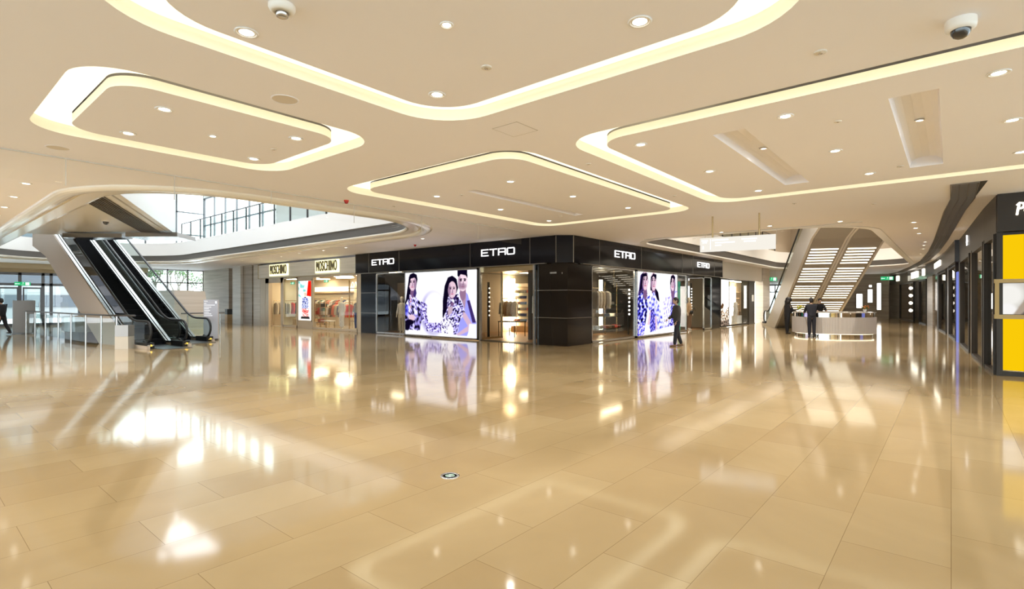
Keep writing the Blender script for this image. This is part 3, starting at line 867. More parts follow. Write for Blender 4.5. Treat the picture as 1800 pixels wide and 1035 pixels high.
def framed_glass(name, label, axis, a0, a1, plane, z0, z1, gl, fw=.05, frame=STEEL, d=.07, mull=()):
    """shop window: steel frame and one pane; axis is the running axis"""
    f = (lambda a, q, z: (q, a, z)) if axis == 'y' else (lambda a, q, z: (a, q, z))
    t = thing(name, label, 'shop window', f((a0 + a1) / 2, plane, z0))
    mb = MB()
    def bx(p0, p1, q0, q1, w=fw):
        mb.box(*f(p0, plane - d / 2, q0), *f(p1, plane + d / 2, q1))
    bx(a0, a1, z0, z0 + fw * 1.6); bx(a0, a1, z1 - fw, z1); bx(a0, a0 + fw, z0, z1); bx(a1 - fw, a1, z0, z1)
    for q in mull: bx(q - fw / 2, q + fw / 2, z0, z1)
    mb.build('frame', frame, t)
    pb = MB(); pb.recalc = False
    pb.add([f(a0, plane, z0), f(a1, plane, z0), f(a1, plane, z1), f(a0, plane, z1)], [(0, 1, 2, 3)])
    pb.build('pane', gl, t)
    return t
framed_glass('shop_window', 'dark shop window with a pale mannequin, left of the large bright poster', 'y', 19.32, 21.58, FX + .03, .02, 2.94, GLASSD)
framed_glass('shop_window', 'shop window with hanging pale coats, right of the black corner pier', 'x', 17.08, 20.64, FY + .03, .02, 2.94, GLASSD)
framed_glass('shop_window', 'narrow shop window right of the second bright poster, green light behind it', 'x', 25.1, 26.35, FY + .03, .02, 2.92, GLASSD)
framed_glass('shop_window', 'narrow dark shop window at the far end of the black shop, beside its last pier', 'x', 28.8, 30.03, FY + .03, .02, 2.92, GLASSV)
framed_glass('shop_window', 'recessed dark glass display beside the lit doorway, right of the large poster', 'x', 15.42, 16.75, 14.6, .04, 2.90, GLASSV, frame=BRASS)
# recessed dark entry of the right front
framed_glass('shop_window', 'recessed dark glass entry with a mannequin, under the small far name sign', 'x', 26.4, 28.75, FY + .9, .02, 2.9, GLASSV)

def lightbox(name, label, axis, a0, a1, plane, z0, z1, pic, strength, frame=STEEL, rev=False):
    f = (lambda a, q, z: (q, a, z)) if axis == 'y' else (lambda a, q, z: (a, q, z))
    t = thing(name, label, 'poster', f((a0 + a1) / 2, plane, z0))
    mb = MB(); w = .06
    mb.box(*f(a0, plane - .03, z0), *f(a1, plane + .12, z0 + w)); mb.box(*f(a0, plane - .03, z1 - w), *f(a1, plane + .12, z1))
    mb.box(*f(a0, plane - .03, z0), *f(a0 + w, plane + .12, z1)); mb.box(*f(a1 - w, plane - .03, z0), *f(a1, plane + .12, z1))
    mb.box(*f(a0, plane + .06, z0), *f(a1, plane + .12, z1)); mb.build('frame', frame, t)
    b0, b1 = (a1 - w, a0 + w) if rev else (a0 + w, a1 - w)
    pic.sheet('picture', lambda u, v: f(lerp(b0, b1, u), plane - .005, lerp(z0 + w, z1 - w, v)), picture_mat('print_' + str(strength), strength), t)
    return t
lightbox('illuminated_poster', 'large bright illuminated poster of two women and a man, left of the shop doorway', 'y', 14.62, 19.28, FX - .05, .03, 2.94, picture_trio(), 1.05, rev=True)
lightbox('illuminated_poster', 'bright illuminated poster of three women in blue, right of the corner pier', 'x', 20.68, 25.06, FY - .03, .03, 2.94, picture_women(), 1.1)

# doorway of the lit interior
t = thing('door_surround', 'brass-edged surround of the lit shop doorway left of the corner pier', 'doorway', (16.2, 13.2, 0))
mb = MB(); mb.box(15.40, 11.85, 2.76, 16.70, 14.54, 2.965); mb.build('header', BRASS, t)
mb = MB(); mb.box(15.32, 11.77, 0, 15.40, 11.85, 2.965); mb.build('jamb', STEEL, t)
mb = MB(); mb.box(15.30, 14.50, 0, 15.40, 14.58, 2.965); mb.build('jamb', STEEL, t)
mb = MB(); mb.box(15.36, 11.8, 0, 15.8, 14.6, .018); mb.build('threshold', BRONZE, t)

# --- goods -------------------------------------------------------------
def garment_proto(name, m, w=.46, h=.85, d=.16, sleeve=True, hanger=STEEL):
    """hanging coat: flared body, two sleeves, a hook hanger; local origin at the hook"""
    t = thing(name, 'x', 'garment')
    mb = MB(); seg = 14
    prof = [(.10, -.10), (.42, -.15), (.5, -.2), (.46, -.45), (.5, -.75), (.54, -h)]
    mb.lathe([(w * r, z) for r, z in prof], (0, 0, 0), seg, sy=d / w * 1.0)
    mb.build('coat_body', m, t, local=True)
    if sleeve:
        for s in (-1, 1):
            sb = MB(); sb.tube([(s * w * .44, 0, -.19), (s * w * .55, .01, -.42), (s * w * .56, .03, -.72)], [.062, .056, .05], 8)
            sb.build('sleeve', m, t, local=True)
    hb = MB(); hb.tube([(-w * .42, 0, -.17), (0, 0, -.09), (w * .42, 0, -.17)], .008, 5)
    hb.tube([(0, 0, -.09), (0, 0, -.02), (.02, 0, .01), (.0, 0, .03), (-.02, 0, .01)], .004, 5)
    hb.build('hanger', hanger, t, local=True)
    return t
CL = {}
def fabric(n, c):
    return mat('fabric_' + n, c, .85, noise=.25, nscale=14)
for n, c in dict(white=(.72, .68, .62), cream=(.60, .52, .40), grey=(.28, .26, .25), black=(.02, .02, .022), navy=(.03, .05, .16), red=(.50, .05, .03), coral=(.60, .18, .12), brown=(.16, .09, .05), tan=(.42, .28, .16), blue=(.16, .26, .48), green=(.05, .22, .18)).items():
    fabric(n, c)
FIRST = set()
def hang(kind, x, y, z, rz, label, group=None):
    if kind not in CL:
        CL[kind] = garment_proto('hanging_coat', fabric(kind, 0))
    src = CL[kind]
    if kind not in FIRST:
        FIRST.add(kind); o = src; o.location = (x, y, z); o.rotation_euler = (0, 0, rz); o['label'] = label
        if group: o['group'] = group
    else:
        o = dup(src, (x, y, z), rz, label)
        if group: o['group'] = group
        elif 'group' in o: del o['group']
    return o
def garment_rail(label, a, b, z, feet=True):
    t = thing('clothes_rail', label, 'clothes rail', ((a[0] + b[0]) / 2, (a[1] + b[1]) / 2, 0))
    MB().tube([(*a, z), (*b, z)], .014, 8).build('rail', BRASS, t)
    for p in (a, b):
        if feet: MB().tube([(*p, .015), (*p, z)], .014, 8).build('post', BRASS, t)
        else: MB().tube([(*p, z), (*p, 2.97)], .010, 8).build('post', BRASS, t)
    return t

def mannequin(label, loc, rz, top, bottom, head=True, lower=True, skinm=MANN):
    t = thing('mannequin', label, 'mannequin', loc, rz)
    mb = MB(); mb.lathe([(.17, 0), (.17, .012), (.05, .02), (.02, .03)], (0, 0, 0), 18); mb.build('base_plate', STEEL, t, local=True)
    mb = MB()
    if head:
        mb.lathe([(.0, 1.50), (.045, 1.50), (.05, 1.56), (.068, 1.62), (.082, 1.69), (.075, 1.75), (.045, 1.79), (0, 1.80)], (0, 0, 0), 14, sx=1.12)
    for s in (-1, 1):
        mb.tube([(0, s * .09, .88), (.01, s * .085, .5), (-.01, s * .08, .1), (.03, s * .08, .05)], [.075, .055, .035, .03], 8)
        mb.tube([(.03, s * .08, .045), (.11, s * .085, .035)], [.035, .022], 8)
        mb.tube([(0, s * .17, 1.42), (-.02, s * .23, 1.15), (.06, s * .24, .92)], [.045, .037, .026], 8)
        for q in range(4): mb.tube([(.07, s * (.225 + q * .01), .91), (.09, s * (.225 + q * .012), .84), (.085, s * (.225 + q * .012), .79)], .006, 4)
        mb.tube([(.075, s * .22, .92), (.11, s * .21, .86)], .008, 4)
    mb.build('body', skinm, t, local=True)
    mb = MB(); mb.lathe([(.05, 1.51), (.10, 1.49), (.185, 1.43), (.19, 1.3), (.155, 1.1), (.19, .9), (.20, .82)], (0, 0, 0), 18, sx=.62)
    for s in (-1, 1): mb.tube([(0, s * .165, 1.43), (-.02, s * .225, 1.18), (.04, s * .238, .98)], [.062, .056, .048], 8)
    mb.build('jacket', top, t, local=True)
    if lower:
        mb = MB(); mb.lathe([(.17, .96), (.19, .85), (.17, .75)], (0, 0, 0), 18, sx=.7)
        for s in (-1, 1): mb.tube([(0, s * .09, .86), (.01, s * .088, .5), (-.01, s * .085, .14)], [.10, .085, .075], 10)
        mb.build('trousers', bottom, t, local=True)
    return t
FW = fabric('white', (1, 1, 1)); 
mannequin('pale mannequin in a cream suit, behind the dark glass left of the big poster', (16.0, 20.4, .015), math.radians(200), fabric('white', 0), fabric('cream', 0))
mannequin('mannequin with a tan top in the recessed dark entry of the black shop', (28.05, 10.95, .0), math.radians(-100), fabric('tan', 0), fabric('brown', 0))
mb = MB(); mb.ball((28.05, 10.80, .98), .17, .07, .12); mb.tube([(27.91, 10.66, 1.05), (28.05, 10.66, 1.25), (28.19, 10.66, 1.05)], .012, 6)
tag(mb.build('black_handbag', SATIN), 'black handbag at the hip of the tan mannequin in the recessed entry', 'handbag')

# lit shelving seen through the doorway
t = thing('display_shelving', 'brightly lit wall shelving of folded clothes behind the shop doorway', 'shelving', (20.9, 16.9, .015))
mb = MB(); mb.box(21.2, 15.7, .015, 21.25, 17.88, 2.5); mb.build('back_panel', SHOPW, t)
for k in range(7): MB().box(20.8, 16.1, .5 + k * .3, 21.2, 17.5, .515 + k * .3).build('shelf', GLASSG if k % 2 else WOODL, t)
for y in (15.78, 17.56): MB().box(20.95, y, .2, 21.18, y + .28, 2.75).build('light_panel', SHOPL, t)
mb = MB(); mb.box(20.78, 16.08, .015, 21.2, 17.52, .3); mb.build('plinth', WOODL, t)
stk = None
shade = ['top shelf', 'second shelf', 'third shelf', 'fourth shelf', 'fifth shelf', 'lowest shelf']
FOLD = [fabric(n, 0) for n in ('white', 'navy', 'cream', 'grey', 'coral', 'blue')]
def folded(m):
    mb = MB()
    for k in range(3): mb.obox((0, 0, .025 + k * .045), .28, .34 - .015 * k, .04, .02 * (k - 1), 0)
    return mb.build('folded_clothes', m, local=False, origin=(0, 0, 0))
for r in range(6):
    for c in range(3):
        o = folded(FOLD[(r * 2 + c * 5) % 6]); o.location = (20.99, 16.36 + c * .44, .515 + r * .3 + .002)
        tag(o, ['left', 'middle', 'right'][2 - c] + ' stack of folded clothes on the %s of the lit shelving' % shade[5 - r], 'clothes', 'folded clothes on the lit shelving')
garment_rail('short rail of jackets left inside the lit shop doorway', (18.9, 15.6), (18.9, 16.55), 1.72)
for k in range(4):
    hang(['white', 'cream', 'tan', 'white'][k], 18.9, 15.70 + k * .24, 1.70, pi / 2 * 0 + .15, ['jacket nearest the shelving', 'second jacket from the shelving', 'third jacket from the shelving', 'jacket farthest from the shelving'][k] + ' on the short rail inside the doorway', 'jackets on the doorway rail')
hang('white', 17.2, 13.3, 1.95, .9, 'pale jacket hanging at the right side of the lit doorway')
t = thing('display_table', 'low black display table inside the lit shop doorway', 'table', (18.0, 15.0, .015))
MB().box(17.6, 14.62, .66, 18.4, 15.6, .70).build('tabletop', SATIN, t)
for x in (17.62, 18.36):
    for y in (14.64, 15.56): MB().box(x, y, .015, x + .025, y + .025, .66).build('leg', SATIN, t)
# ceiling light lines of that room
for k, (x, y) in enumerate(((18.6, 14.0), (20.0, 15.8), (18.6, 16.8))):
    mb = MB(); mb.box(x - .5, y - .12, 2.945, x + .5, y + .12, 2.969); tag(mb.build('ceiling_light_panel', SHOPL), ['ceiling light just inside the lit shop doorway', 'ceiling light above the lit shelving', 'ceiling light above the short jacket rail'][k], 'ceiling light')
# right window display
garment_rail('hanging rail in the shop window right of the corner pier', (18.6, 11.3), (20.4, 11.3), 2.15, feet=False)
for k in range(5):
    hang(['white', 'white', 'cream', 'grey', 'white'][k], 18.85 + k * .24, 11.3, 2.13, 1.1, ['first', 'second', 'third', 'fourth', 'fifth'][k] + ' coat from the corner pier on the window rail', 'pale coats in the corner window')
t = thing('window_shelving', 'low dark shelving with goods in the corner shop window', 'shelving', (21.7, 12.4, .015))
for k in range(4): MB().box(20.6, 12.15, .3 + k * .55, 22.9, 12.55, .33 + k * .55).build('shelf', GLASSG, t)
for x in (20.6, 21.75, 22.88): MB().box(x, 12.5, .015, x + .02, 12.55, 2.5).build('upright', BRASS, t)
MB().box(21.6, 12.7, .3, 21.85, 12.75, 2.6).build('light_panel', SHOPL, t)
for k, (x, r, m) in enumerate(((20.9, 0, 'white'), (21.4, 0, 'coral'), (21.95, 0, 'brown'), (22.5, 0, 'red'), (21.5, 1, 'blue'), (22.2, 1, 'white'), (20.95, 1, 'tan'), (21.9, 2, 'white'))):
    o = folded(fabric(m, 0)); o.location = (x, 12.35, .33 + r * .55 + .002)
    tag(o, ['white', 'coral', 'brown', 'red', 'blue', 'white folded', 'tan', 'white upper'][k] + ' folded pile on the %s shelf of the corner window' % ['lowest', 'second', 'third'][r], 'clothes', 'folded piles in the corner window')
t = thing('bulb_strip', 'vertical strip of seven round bulbs in the corner shop window', 'lamp', (22.35, 11.6, .015))
MB().box(22.3, 11.6, .015, 22.4, 11.64, 2.4).build('backing', SATIN, t)
for k in range(7): MB().ball((22.35, 11.57, .98 + k * .19), .045).build('bulb', SHOPC, t)
t = thing('bulb_strip', 'faint vertical strip of small bulbs behind the recessed glass display', 'lamp', (16.3, 14.9, .5))
MB().box(16.25, 14.95, .015, 16.35, 15.0, 2.4).build('backing', SATIN, t)
for k in range(7): MB().ball((16.3, 14.92, 1.0 + k * .19), .035).build('bulb', SHOPC, t)
t = thing('bulb_strip', 'thin strip of tiny bulbs in the far narrow window of the black shop', 'lamp', (29.3, 11.3, .5))
MB().box(29.26, 11.3, .0, 29.34, 11.33, 2.6).build('backing', SATIN, t)
for k in range(9): MB().ball((29.3, 11.28, 1.0 + k * .16), .03).build('bulb', SHOPC, t)
mb = MB(); mb.box(18.6, 10.75, 2.95, 20.2, 10.95, 2.969); tag(mb.build('ceiling_light_panel', SHOPL), 'added ceiling light above the coats in the corner shop window', 'ceiling light')  # lamp added to brighten the hanging coats
mb = MB(); mb.box(25.85, 10.75, .015, 26.38, 10.8, 2.6); tag(mb.build('green_light_panel', emis('green_panel_glow', (.10, .55, .36), .55)), 'green glowing panel behind the narrow window by the second poster', 'light panel')
mb = MB(); mb.box(27.2, 12.2, 2.945, 28.4, 12.4, 2.969); tag(mb.build('ceiling_light_panel', SHOPL), 'ceiling light inside the recessed dark entry', 'ceiling light')

# ================================================================ SHOP WITH THE MARBLE SIGN BAND
fas = thing('shop_fascia', 'white marble fascia band with two tall halo-lit shop names, left of the black fascia', 'shop sign', (15.4, 28.5, 3.02))
MB().box(15.22, 23.12, 3.02, 15.6, 33.95, 3.84).build('marble_band', STONEW, fas)
MB().box(15.20, 23.12, 2.99, 15.6, 33.95, 3.02).box(15.20, 33.92, 2.99, 15.6, 33.98, 3.9).build('edge_trim', BRASS, fas)
for y in (31.2, 25.78):
    MB().box(15.185, y - 1.18, 3.12, 15.22, y + 1.18, 3.80).build('halo_panel', HALO, fas)
    tm = text_mesh('MOSCHINO', .80, lambda a, b, d, y=y: (15.155 - d, y - a, 3.46 + b), .05, sx=.43, bold=-.002, spacing=1.2)
    tm.build('sign_letters', mat('dark_bronze_letters', (.05, .04, .03), .4), fas)
CREAMF = mat('cream_metal_frame', (.50, .42, .32), .35, .3)
mb = MB(); mb.box(FX, 22.85, 0, 15.7, 23.12, 3.9); mb.box(FX, 33.3, 0, 15.8, 33.98, 3.0); struct('pillar_cream', mb, CREAMF)
mb = MB(); mb.box(15.6, 23.05, -.02, 18.8, 33.9, .015); struct('floor_left_shop', mb, mat('shop_pale_floor', (.60, .52, .42), .15))
mb = MB(); mb.box(18.6, 23.1, 0, 18.8, 34, 3.0); mb.box(15.9, 33.7, 0, 18.6, 33.9, 3.0); mb.box(15.7, 23.1, 0, 18.6, 23.2, 3.0); struct('wall_left_shop', mb, SHOPW)
mb = MB(); mb.box(15.6, 23.1, 2.99, 18.8, 34, 3.02); struct('ceiling_left_shop', mb, mat('shop_cream_ceiling', (.6, .5, .38), .6))
framed_glass('shop_window', 'wide bright window of clothes under the right-hand tall shop name', 'y', 23.14, 27.55, FX + .03, .02, 2.98, GLASS, frame=CREAMF, fw=.07)
framed_glass('shop_window', 'glass door panel of the marble-banded shop, left of its colourful poster', 'y', 29.25, 31.0, FX + .03, .02, 2.98, GLASSG, frame=CREAMF, fw=.09)
lightbox('illuminated_poster', 'tall colourful illuminated poster between the glass door and the wide clothes window', 'y', 27.62, 29.18, FX + .02, .42, 2.80, picture_colour(), 1.5, frame=CREAMF, rev=True)
mb = MB(); mb.box(15.36, 27.56, 0, 15.6, 29.24, .42); mb.box(15.36, 27.56, 2.8, 15.6, 29.24, 2.99); struct('trim_5', mb, CREAMF)
mb = MB(); mb.box(15.36, 31.0, 0, 15.5, 31.28, 2.99); mb.box(15.36, 32.85, 0, 15.5, 33.3, 2.99); mb.box(15.36, 31.0, 2.7, 15.5, 33.3, 2.99); struct('trim_6', mb, CREAMF)
for k, (x, y) in enumerate(((16.6, 24.2), (16.6, 26.4), (17.7, 28.0), (16.6, 30.0), (16.8, 32.3), (17.9, 31))):
    mb = MB(); mb.box(x - .3, y - .5, 2.965, x + .3, y + .5, 2.989); tag(mb.build('ceiling_light_panel', SHOPL), 'ceiling light %s in the marble-banded shop' % ['nearest the black pier', 'above the window mannequin', 'above the wooden shelving', 'behind the glass door', 'above the open entrance', 'deep behind the entrance'][k], 'ceiling light')
mannequin('mannequin in a white dress, middle of the wide clothes window', (16.3, 26.1, .015), math.radians(190), fabric('white', 0), fabric('white', 0))
mannequin('mannequin in a black and white top at the right end of the wide clothes window', (16.0, 24.15, .015), math.radians(190), fabric('grey', 0), fabric('navy', 0))
t = thing('display_stand', 'golden display frame with four arched hooks at the right end of the clothes window', 'display stand', (16.6, 25.0, .015))
for y in (24.35, 25.75): MB().box(16.6, y, .015, 16.53, y + .03, 2.75).build('post', BRASS, t)
for z in (2.28, 1.62, .45): MB().box(16.5, 24.35, z, 16.7, 25.78, z + .03).build('shelf', BRASS, t)
for k in range(4): MB().tube([(16.6, 24.6 + k * .3 + .1 * math.cos(a), 2.42 + .22 * math.sin(a)) for a in [pi * j / 8 for j in range(9)]], .012, 6).build('arch', LETTERW, t)
garment_rail('clothes rail behind the wide shop window', (17.3, 26.6), (17.3, 30.4), 1.5)
ks = ['red', 'coral', 'white', 'navy', 'cream', 'coral', 'brown', 'white', 'green', 'grey', 'red', 'tan']
for k in range(12):
    hang(ks[k], 17.3, 26.8 + k * .31, 1.48, .1, '%s garment on the rail behind the wide window, place %s from the right' % (dict(red='red', coral='coral', white='white', navy='navy', cream='cream', brown='brown', green='green', grey='grey', tan='tan')[ks[k]], ['one', 'two', 'three', 'four', 'five', 'six', 'seven', 'eight', 'nine', 'ten', 'eleven', 'twelve'][k]), 'garments on the window rail')
t = thing('wooden_shelving', 'open wooden shelving with framed boxes in the wide clothes window', 'shelving', (16.5, 28.4, .015))
for y in (27.8, 28.4, 29.0): MB().box(16.3, y, .015, 16.34, y + .04, 1.7).build('post', WOODL, t)
for z in (.3, .75, 1.2, 1.62): MB().box(16.2, 27.8, z, 16.6, 29.04, z + .035).build('shelf', WOODL, t)
for k, (y, z, c) in enumerate(((28.1, .786, 'white'), (28.7, .786, 'red'), (28.1, 1.236, 'black'), (28.7, 1.236, 'tan'), (28.4, .336, 'coral'))):
    mb = MB(); mb.box(16.26, y - .14, z, 16.5, y + .14, z + .20); mb.tube([(16.38, y - .08, z + .2), (16.38, y, z + .31), (16.38, y + .08, z + .2)], .01, 6)
    tag(mb.build('handbag', fabric(c, (.02, .02, .02))), '%s handbag on the %s shelf of the wooden shelving' % (c, {.786: 'second', 1.236: 'third', .336: 'lowest'}[z]), 'handbag', 'handbags on the wooden shelving')
t = thing('display_table', 'low pale display table in the wide clothes window', 'table', (16.0, 26.0, .015))
MB().box(15.75, 26.5, .45, 16.15, 27.4, .49).build('tabletop', WHITE, t)
for x in (15.78, 16.1):
    for y in (26.53, 27.35): MB().box(x, y, .015, x + .03, y + .03, .45).build('leg', BRASS, t)
garment_rail('clothes rail in the open entrance of the marble-banded shop', (15.85, 33.2), (17.6, 33.2), 1.6)
for k in range(6):
    hang(['cream', 'white', 'grey', 'cream', 'red', 'brown'][k], 16.02 + k * .27, 33.2, 1.58, 1.6, ['rightmost', 'second from right', 'third from right', 'fourth from right', 'fifth from right', 'leftmost'][k] + ' garment on the rail in the open entrance', 'garments on the entrance rail')
mb = MB(); mb.box(16.9, 31.6, .015, 18.4, 32.8, .42); tag(mb.build('display_plinth', WOODL), 'low honey-coloured wooden plinth in the open shop entrance', 'plinth')

# ================================================================ WHITE SHOP beyond the black one
mb = MB(); mb.box(31.4, 10.45, 2.95, 40.5, 10.9, H); mb.box(31.4, 10.5, 0, 33.0 - 1.35, 10.9, 2.95); struct('wall_white_shop', mb, WHITE)
lightbox('illuminated_poster', 'narrow white poster with brown branches on the white shop, right of the black shop', 'x', 31.75, 33.3, 10.5, .03, 2.93, picture_rocks(), 1.6, frame=BRONZE)
framed_glass('shop_window', 'bright window of the white shop with a white dress form', 'x', 33.3, 37.5, 10.52, .03, 2.93, GLASS, frame=BRONZE)
mb = MB(); mb.box(37.5, 10.5, 0, 38.9, 11, 2.95); struct('wall_dark_door', mb, mat('dark_olive_panel', (.045, .04, .03), .4))
mb = MB(); mb.box(38.05, 10.46, 1.55, 38.5, 10.49, 2.0); tag(mb.build('notice_board', WHITE), 'small white notice on the dark panel at the end of the white shop', 'sign')
mb = MB(); mb.box(38.95, 10.55, .05, 39.2, 10.6, 2.85); tag(mb.build('light_strip', SHOPC), 'thin vertical light strip beside the dark panel of the white shop', 'lamp')
mb = MB(); mb.box(31.6, 10.6, -.02, 44, 12.3, .015); struct('floor_white_shop', mb, WHITE)
mb = MB(); mb.box(31.6, 12.2, 0, 44, 12.3, 2.95); mb.box(31.5, 10.9, 0, 31.6, 12.2, 2.95); struct('wall_white_shop_back', mb, SHOPW)
mb = MB(); mb.box(31.5, 10.6, 2.94, 44, 12.3, 2.96); struct('ceiling_white_shop', mb, WHITE)
for x, l in ((36.2, 'ceiling light above the white dress form'), (39.6, 'ceiling light at the far end of the white shop window')):
    mb = MB(); mb.box(x - .5, 11.2, 2.92, x + .5, 11.9, 2.939); tag(mb.build('ceiling_light_panel', SHOPL), l, 'ceiling light')
mannequin('headless white dress form in the window of the white shop', (36.1, 10.95, .015), -1.6, fabric('white', 0), fabric('white', 0), head=False)
t = thing('display_shelving', 'bright back shelving with small goods in the white shop window', 'shelving', (39.5, 11.9, .015))
MB().box(38.2, 12.12, .015, 40.0, 12.18, 2.6).build('back_panel', SHOPL if False else SHOPC, t)
for k in range(5): MB().box(40.1, 11.9, .4 + k * .45, 42.4, 12.18, .43 + k * .45).build('shelf', WOODL, t)
for k, (x, c) in enumerate(((36.6, 'coral'), (37.0, 'tan'), (37.4, 'brown'))):
    mb = MB(); mb.box(x - .16, 11.05, .6, x + .16, 11.2, .85); mb.tube([(x - .1, 11.12, .85), (x, 11.12, 1.0), (x + .1, 11.12, .85)], .012, 6)
    tag(mb.build('handbag', fabric(c, 0)), c + ' handbag on the low plinth in the white shop window', 'handbag', 'handbags in the white shop window')
mb = MB(); mb.box(36.4, 10.95, .015, 37.6, 11.3, .6); tag(mb.build('display_plinth', WHITE), 'low white plinth carrying handbags in the white shop window', 'plinth')

mb = MB(); mb.box(16.55, 20.85, .015, 16.6, 21.45, 2.5); tag(mb.build('backing_screen', mat('dark_brown_screen', (.10, .075, .055), .5)), 'dark brown backing panel behind the mannequin in the dark left window', 'screen')
mb = MB(); mb.box(15.55, 20.0, 2.94, 15.85, 20.8, 2.969); tag(mb.build('ceiling_light_panel', SHOPL), 'added ceiling light above the mannequin in the dark left window', 'ceiling light')  # lamp added to brighten the mannequin
garment_rail('back clothes rail along the rear wall of the marble-banded shop', (18.3, 28.4), (18.3, 33.0), 1.75)
kb = ['white', 'navy', 'cream', 'red', 'grey', 'white', 'coral', 'brown', 'white', 'green', 'cream', 'navy', 'white']
for k in range(13):
    hang(kb[k], 18.3, 28.6 + k * .34, 1.73, .1, '%s garment on the back rail, number %s from its right end' % (kb[k], ['one', 'two', 'three', 'four', 'five', 'six', 'seven', 'eight', 'nine', 'ten', 'eleven', 'twelve', 'thirteen'][k]), 'garments on the back rail')
t = thing('wall_shelf', 'lit wall shelf of small goods above the back clothes rail', 'shelf', (18.45, 30.7, 2.1))
MB().box(18.35, 28.4, 2.1, 18.6, 33.0, 2.13).build('shelf', WOODL, t); MB().box(18.56, 28.4, 2.2, 18.6, 33.0, 2.5).build('light_panel', emis('soft_shelf_light', (1, .88, .66), 1.6), t)
# ================================================================ ESCALATORS
K30 = math.tan(math.radians(30))
def escalator(label, loc, rz, rise, w, under=False, group=None, clad=CLAD):
    t = thing('escalator', label, 'escalator', loc, rz, group)
    L = rise / K30; hw = w / 2; D = 1.36
    side = [(-1.7, 0), (-1.7, .10), (-.2, .12), (L, rise + .12), (L + 1.6, rise + .12), (L + 1.6, rise - .85), (L + .1, rise - D + .3), (D / K30, 0)]
    side = [(-1.7, 0), (-1.7, .10), (-.2, .12), (L, rise + .12), (L + 1.6, rise + .12), (L + 1.6, rise - .9), (L - .2, rise - D - .2 * K30 + .02), (D / K30 + .05, 0)]
    for s in (-1, 1):
        mb = MB(); mb.extr(side, lambda a, b, d, s=s: (a, s * d, b), hw - .10, hw); mb.build('side_cladding', clad, t, local=True)
    mb = MB(); a0, a1 = D / K30 + .05, L - .2
    mb.extr([(a0, 0), (a1, K30 * a1 - D), (L + 1.6, rise - .9), (L + 1.6, rise - .8), (a1, K30 * a1 - D + .1), (a0, .1)], lambda a, b, d: (a, d, b), -hw + .1, hw - .1)
    soff = mb.build('underside', mat('escalator_soffit', (.34, .31, .27), .5), t, local=True)
    if under:
        for i in range(28):
            if i % 7 == 6: continue
            a = (.95 + D) / K30 + .205 * i
            if a > L - .3: break
            z = K30 * a - D
            c = Vector((a, 0, z - .012)); mb = MB()
            mb.obox(c, .072, w - .36, .02, 0, 0, 0, -math.radians(30)); mb.build('light_slat', emis('slat_light', (1, .90, .70), 2.6), soff, local=True)
    sm = None; n = int(L / .36)
    for i in range(n):
        a = i * L / n; z = i * rise / n
        if sm is None:
            mb = MB(); mb.box(0, -hw + .24, -.18, L / n + .02, hw - .24, rise / n); o = mb.build('step', STEPB, t, local=True); sm = o.data
        else:
            o = bpy.data.objects.new('step', sm); COL.objects.link(o); o.parent = t
        o.location = (a, 0, z)
    MB().box(-2.3, -hw + .24, .0, 0, hw - .24, .02).build('landing_plate', STEELD, t, local=True)
    MB().box(L, -hw + .24, rise - .05, L + 1.6, hw - .24, rise + .01).build('landing_plate', STEELD, t, local=True)
    path = []
    for k in range(11):
        a = math.radians(-60 - 210 * k / 10)
        path.append((-1.30 + .37 * math.cos(a), .55 + .37 * math.sin(a)))
    path += [(-.55, .92), (-.25, .95), (0, 1.02), (.3, 1.14), (L - .2, K30 * (L - .2) + .97), (L + .2, rise + 1.0), (L + 1.5, rise + 1.0)]
    for s in (-1, 1):
        y = s * (hw - .14)
        MB().tube([(a, y, b) for a, b in path], .042, 8).build('handrail', RUBBER, t, local=True)
        gp = [(-1.30 - .3, .12), (-1.62, .4), (-1.64, .62), (-1.5, .82), (-1.25, .90), (-.55, .90), (-.2, .93), (.3, 1.10), (L - .2, K30 * (L - .2) + .93), (L + .2, rise + .96), (L + 1.5, rise + .96), (L + 1.5, rise + .1), (L, rise + .1), (-.2, .1)]
        pb = MB(); pb.recalc = False
        tri = tessellate_polygon([[Vector((a, b, 0)) for a, b in gp]])
        pb.add([(a, y, b) for a, b in gp], [tuple(q) for q in tri]); pb.build('pane', GLASSG, t, local=True)
        # bright steel decks each side of the glass
        for q0, q1, nm in ((hw - .03, hw - .12, 'outer_deck'), (hw - .16, hw - .21, 'inner_deck')):
            mb = MB(); mb.extr([(-1.7, .10), (-.2, .12), (L, rise + .12), (L + 1.6, rise + .12), (L + 1.6, rise + .16), (L, rise + .16), (-.2, .16), (-1.7, .14)], lambda a, b, d, s=s: (a, s * d, b), q0, q1)
            mb.build(nm, STEEL, t, local=True)
        mb = MB(); mb.extr([(-.2, -.2), (L, rise - .2), (L, rise + .12), (-.2, .12)], lambda a, b, d, s=s: (a, s * d, b), hw - .24, hw - .21); mb.build('skirt', STEPB, t, local=True)
        mb = MB(); mb.box(-1.62, y - .12, 0, -.72, y + .12, .20); nb = mb.build('newel_base', RUBBER, t, local=True)
        MB().box(-1.635, y - .05, .09, -1.62, y + .05, .14).build('indicator_light', emis('amber_indicator', (1, .62, .05), 3), nb, local=True)
    return t
escalator('long escalator with beige side cladding, nearest the railing and litter bin', (6.06, 22.31, 0), math.radians(96), 5.05, 1.4)
escalator('second escalator behind the beige-clad one, glass side facing the tall windows', (7.47, 24.05, 0), math.radians(96), 5.05, 1.4)
ea = math.radians(204.5); px_, py_ = math.cos(ea), math.sin(ea)
EW = mat('white_escalator_cladding', (.70, .67, .63), .35)
